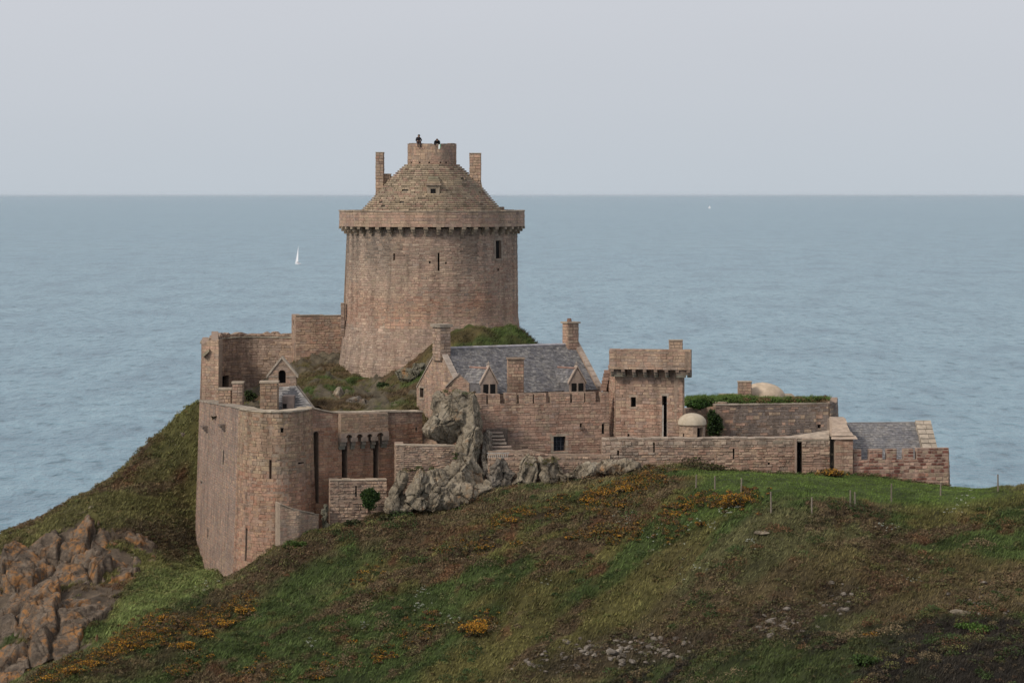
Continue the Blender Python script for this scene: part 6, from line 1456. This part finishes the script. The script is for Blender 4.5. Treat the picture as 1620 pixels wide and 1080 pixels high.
ED = [('pelvis', 'belly'), ('belly', 'chest'), ('chest', 'neck'), ('neck', 'head'), ('head', 'crown'), ('head', 'nose'), ('pelvis', 'hipL'), ('hipL', 'kneeL'), ('kneeL', 'ankL'), ('ankL', 'toeL'), ('pelvis', 'hipR'), ('hipR', 'kneeR'), ('kneeR', 'ankR'), ('ankR', 'toeR'),
      ('chest', 'shL'), ('shL', 'elL'), ('elL', 'wrL'), ('wrL', 'haL'), ('chest', 'shR'), ('shR', 'elR'), ('elR', 'wrR'), ('wrR', 'haR')]
def colset(top, trou, shoe):
    c = {}
    for e_ in ED:
        a, b_ = e_
        c[e_] = trou if a in ('pelvis', 'hipL', 'hipR', 'kneeL', 'kneeR') and b_ != 'belly' else shoe if a.startswith('ank') else SK if a in ('neck', 'head') or a.startswith('wr') else top
    return c
# 1: sitting on the parapet, legs over the edge, leaning forward (faces right-front)
tz = kz(228.5) + 0.05
fr1 = KY - math.sqrt(max(0.01, 2.03 ** 2 - (xat(662, KY) - KX) ** 2))
J1 = {'pelvis': ((0, 0.10, 0.11), 0.13), 'belly': ((0.02, 0.05, 0.27), 0.125), 'chest': ((0.05, -0.05, 0.42), (0.15, 0.115)), 'neck': ((0.06, -0.12, 0.52), 0.055), 'head': ((0.07, -0.16, 0.61), 0.085), 'crown': ((0.07, -0.16, 0.68), 0.08), 'nose': ((0.075, -0.25, 0.60), 0.025),
      'hipL': ((-0.09, 0.05, 0.10), 0.095), 'kneeL': ((-0.02, -0.30, 0.13), 0.075), 'ankL': ((0.0, -0.28, -0.28), 0.05), 'toeL': ((0.02, -0.45, -0.31), 0.04),
      'hipR': ((0.10, 0.05, 0.10), 0.095), 'kneeR': ((0.20, -0.28, 0.13), 0.075), 'ankR': ((0.22, -0.26, -0.28), 0.05), 'toeR': ((0.24, -0.43, -0.31), 0.04),
      'shL': ((-0.13, -0.05, 0.43), 0.07), 'elL': ((-0.18, -0.13, 0.22), 0.05), 'wrL': ((-0.05, -0.30, 0.20), 0.038), 'haL': ((0.03, -0.34, 0.19), 0.035),
      'shR': ((0.23, -0.05, 0.42), 0.07), 'elR': ((0.28, -0.14, 0.22), 0.05), 'wrR': ((0.20, -0.31, 0.20), 0.038), 'haR': ((0.14, -0.36, 0.19), 0.035)}
p1 = person('seated person in dark jacket with legs over the turret parapet', (xat(661.5, fr1), fr1 + 0.06, tz), J1, ED, colset((0.030, 0.026, 0.030), (0.055, 0.032, 0.030), (0.02, 0.02, 0.02)))
head_parts(p1, (0.07, -0.16, 0.62), HAIR)
# 2: leaning down over the parapet, darker coat, holding a white-green leaflet
fr2 = KY - math.sqrt(max(0.01, 2.03 ** 2 - (xat(692, KY) - KX) ** 2))
J2 = {'pelvis': ((0, 0.34, -0.02), 0.13), 'belly': ((0, 0.22, 0.05), 0.13), 'chest': ((0.0, 0.02, 0.06), (0.16, 0.12)), 'neck': ((0.0, -0.10, 0.10), 0.055), 'head': ((0.0, -0.19, 0.12), 0.085), 'crown': ((0.0, -0.21, 0.18), 0.08), 'nose': ((0.0, -0.28, 0.08), 0.025),
      'hipL': ((-0.1, 0.40, -0.06), 0.095), 'kneeL': ((-0.1, 0.42, -0.38), 0.075), 'ankL': ((-0.1, 0.62, -0.50), 0.05), 'toeL': ((-0.1, 0.72, -0.42), 0.04),
      'hipR': ((0.1, 0.40, -0.06), 0.095), 'kneeR': ((0.1, 0.42, -0.38), 0.075), 'ankR': ((0.1, 0.62, -0.50), 0.05), 'toeR': ((0.1, 0.72, -0.42), 0.04),
      'shL': ((-0.19, -0.02, 0.05), 0.075), 'elL': ((-0.22, -0.17, -0.15), 0.055), 'wrL': ((-0.10, -0.24, -0.32), 0.04), 'haL': ((-0.04, -0.26, -0.36), 0.035),
      'shR': ((0.19, -0.02, 0.05), 0.075), 'elR': ((0.22, -0.17, -0.15), 0.055), 'wrR': ((0.13, -0.24, -0.30), 0.04), 'haR': ((0.10, -0.27, -0.34), 0.035)}
p2 = person('person in black coat leaning over the turret parapet', (xat(691.5, fr2), fr2 + 0.1, tz + 0.12), J2, ED, colset((0.012, 0.013, 0.016), (0.02, 0.02, 0.026), (0.02, 0.02, 0.02)))
head_parts(p2, (0.0, -0.19, 0.14), (0.10, 0.05, 0.035))
lf = empty('leaflet', p2.location + Vector((0.14, -0.34, -0.42)), 'white and green leaflet held over the turret parapet', 'leaflet')
mb = MB(); c = Vector(lf.location); mb.prism([c + Vector((-0.03, 0, -0.17)), c + Vector((0.08, 0, -0.17)), c + Vector((0.09, 0.02, 0.2)), c + Vector((-0.01, 0.02, 0.2))], Vector((0, 0.012, 0)), (0.75, 0.78, 0.76)); mb.build('sheet', M['cloth'], lf)
mb = MB(); mb.prism([c + Vector((0.082, 0.0, -0.1)), c + Vector((0.14, 0.0, -0.1)), c + Vector((0.15, 0.02, 0.22)), c + Vector((0.092, 0.02, 0.22))], Vector((0, 0.012, 0)), (0.12, 0.38, 0.25)); mb.build('cover', M['cloth'], lf)

# ------------------------------------------------------------------ sailing boats
def sailboat(label, px, py_water, length, mast, heading, seed):
    Y = CH * F / (py_water - HY); x = xat(px, Y); t = empty('sailing_boat', (x, Y, 0), label, 'boat', None)
    d = Vector((math.cos(heading), math.sin(heading), 0)); n = Vector((-d.y, d.x, 0)); o = Vector((x, Y, 0)); mb = MB()
    st_ = []; N = 12
    for i in range(N + 1):
        s = i / N; w = length * 0.15 * math.sin(math.pi * min(1, 0.28 + s * 0.72)) ** 0.7 if s < 1 else 0.02
        fb = length * (0.085 + 0.04 * s); ring = []
        for a, zz in ((-1, fb), (-0.85, 0.0), (0, -length * 0.05), (0.85, 0.0), (1, fb)): ring.append(o + d * (s - 0.5) * length + n * a * w + Vector((0, 0, zz)))
        st_.append(ring)
    vs = [p for r_ in st_ for p in r_]; fs = []
    for i in range(N):
        for j in range(4): fs.append((i * 5 + j, i * 5 + j + 1, i * 5 + j + 6, i * 5 + j + 5))
        fs.append((i * 5 + 4, i * 5, i * 5 + 5, i * 5 + 9))
    fs.append((0, 1, 2, 3, 4)); mb.add(vs, fs, (0.72, 0.72, 0.74)); mb.build('hull', M['boat'], t)
    mb = MB(); mb.box(o + Vector((0, 0, length * 0.14)), length * 0.35, length * 0.17, length * 0.06, heading, (0.5, 0.5, 0.52), taper=0.85); mb.build('cabin', M['boat'], t)
    heel = n * (-0.07); top = o + d * 0.03 * length + heel * mast + Vector((0, 0, mast)); foot = o + d * 0.03 * length + Vector((0, 0, length * 0.13))
    mb = MB(); mb.tube(foot, top, 0.10, 0.06, 6, (0.35, 0.35, 0.36)); mb.build('mast', M['boat'], t)
    mb = MB(); be = foot + Vector((0, 0, 1.0)) - d * length * 0.4 + n * 0.9; mb.tube(foot + Vector((0, 0, 1.0)), be, 0.08, 0.07, 6, (0.2, 0.2, 0.2)); mb.build('boom', M['boat'], t)
    def sail(nm, A, B, C_, belly, col):
        mb = MB(); K = 8; vs = []; A, B, C_ = Vector(A), Vector(B), Vector(C_)
        for side in (0, 1):
            for i in range(K + 1):
                for j in range(K + 1):
                    u_, v_ = i / K, j / K; p = A.lerp(B, u_).lerp(C_, v_); vs.append(p + n * (belly * math.sin(math.pi * u_) * (1 - v_) + 0.03 * side))
        fs = []
        for side in (0, 1):
            b0 = side * (K + 1) ** 2
            for i in range(K):
                for j in range(K):
                    q = (b0 + i * (K + 1) + j, b0 + (i + 1) * (K + 1) + j, b0 + (i + 1) * (K + 1) + j + 1, b0 + i * (K + 1) + j + 1); fs.append(q if side else q[::-1])
        mb.add(vs, fs, col); return mb.build(nm, M['boat'], t)
    sail('mainsail', foot + Vector((0, 0, 1.2)), be + Vector((0, 0, 0.2)), top, 0.6, (0.74, 0.74, 0.76))
    sail('jib', o + d * length * 0.47 + Vector((0, 0, length * 0.14)), foot + Vector((0, 0, 0.8)) - n * 0.8, foot.lerp(top, 0.88), -0.5, (0.70, 0.71, 0.74))
    return t
sailboat('white sailing yacht under full sail left of the keep', 470.5, 418, 9.0, 14.2, R(115), 1)
sailboat('tiny far-off white sail near the horizon right of the keep', 1122.5, 330, 11.0, 11.0, R(160), 2)

# ------------------------------------------------------------------ sea haze: one closed box of thin even air
hz_ = bpy.data.materials.new('haze'); hz_.use_nodes = True; hz_.node_tree.nodes.clear()
ho = hz_.node_tree.nodes.new('ShaderNodeOutputMaterial'); hv = hz_.node_tree.nodes.new('ShaderNodeVolumePrincipled')
hv.inputs['Color'].default_value = (0.80, 0.91, 1.0, 1); hv.inputs['Density'].default_value = 0.8e-5; hv.inputs['Anisotropy'].default_value = 0.2
hz_.node_tree.links.new(hv.outputs[0], ho.inputs['Volume'])
mb = MB(); mb.hexa([(-205000, -2500, -8), (205000, -2500, -8), (205000, 205000, -8), (-205000, 205000, -8), (-205000, -2500, 62), (205000, -2500, 62), (205000, 205000, 62), (-205000, 205000, 62)])
mb.build('haze', hz_, kind='stuff')
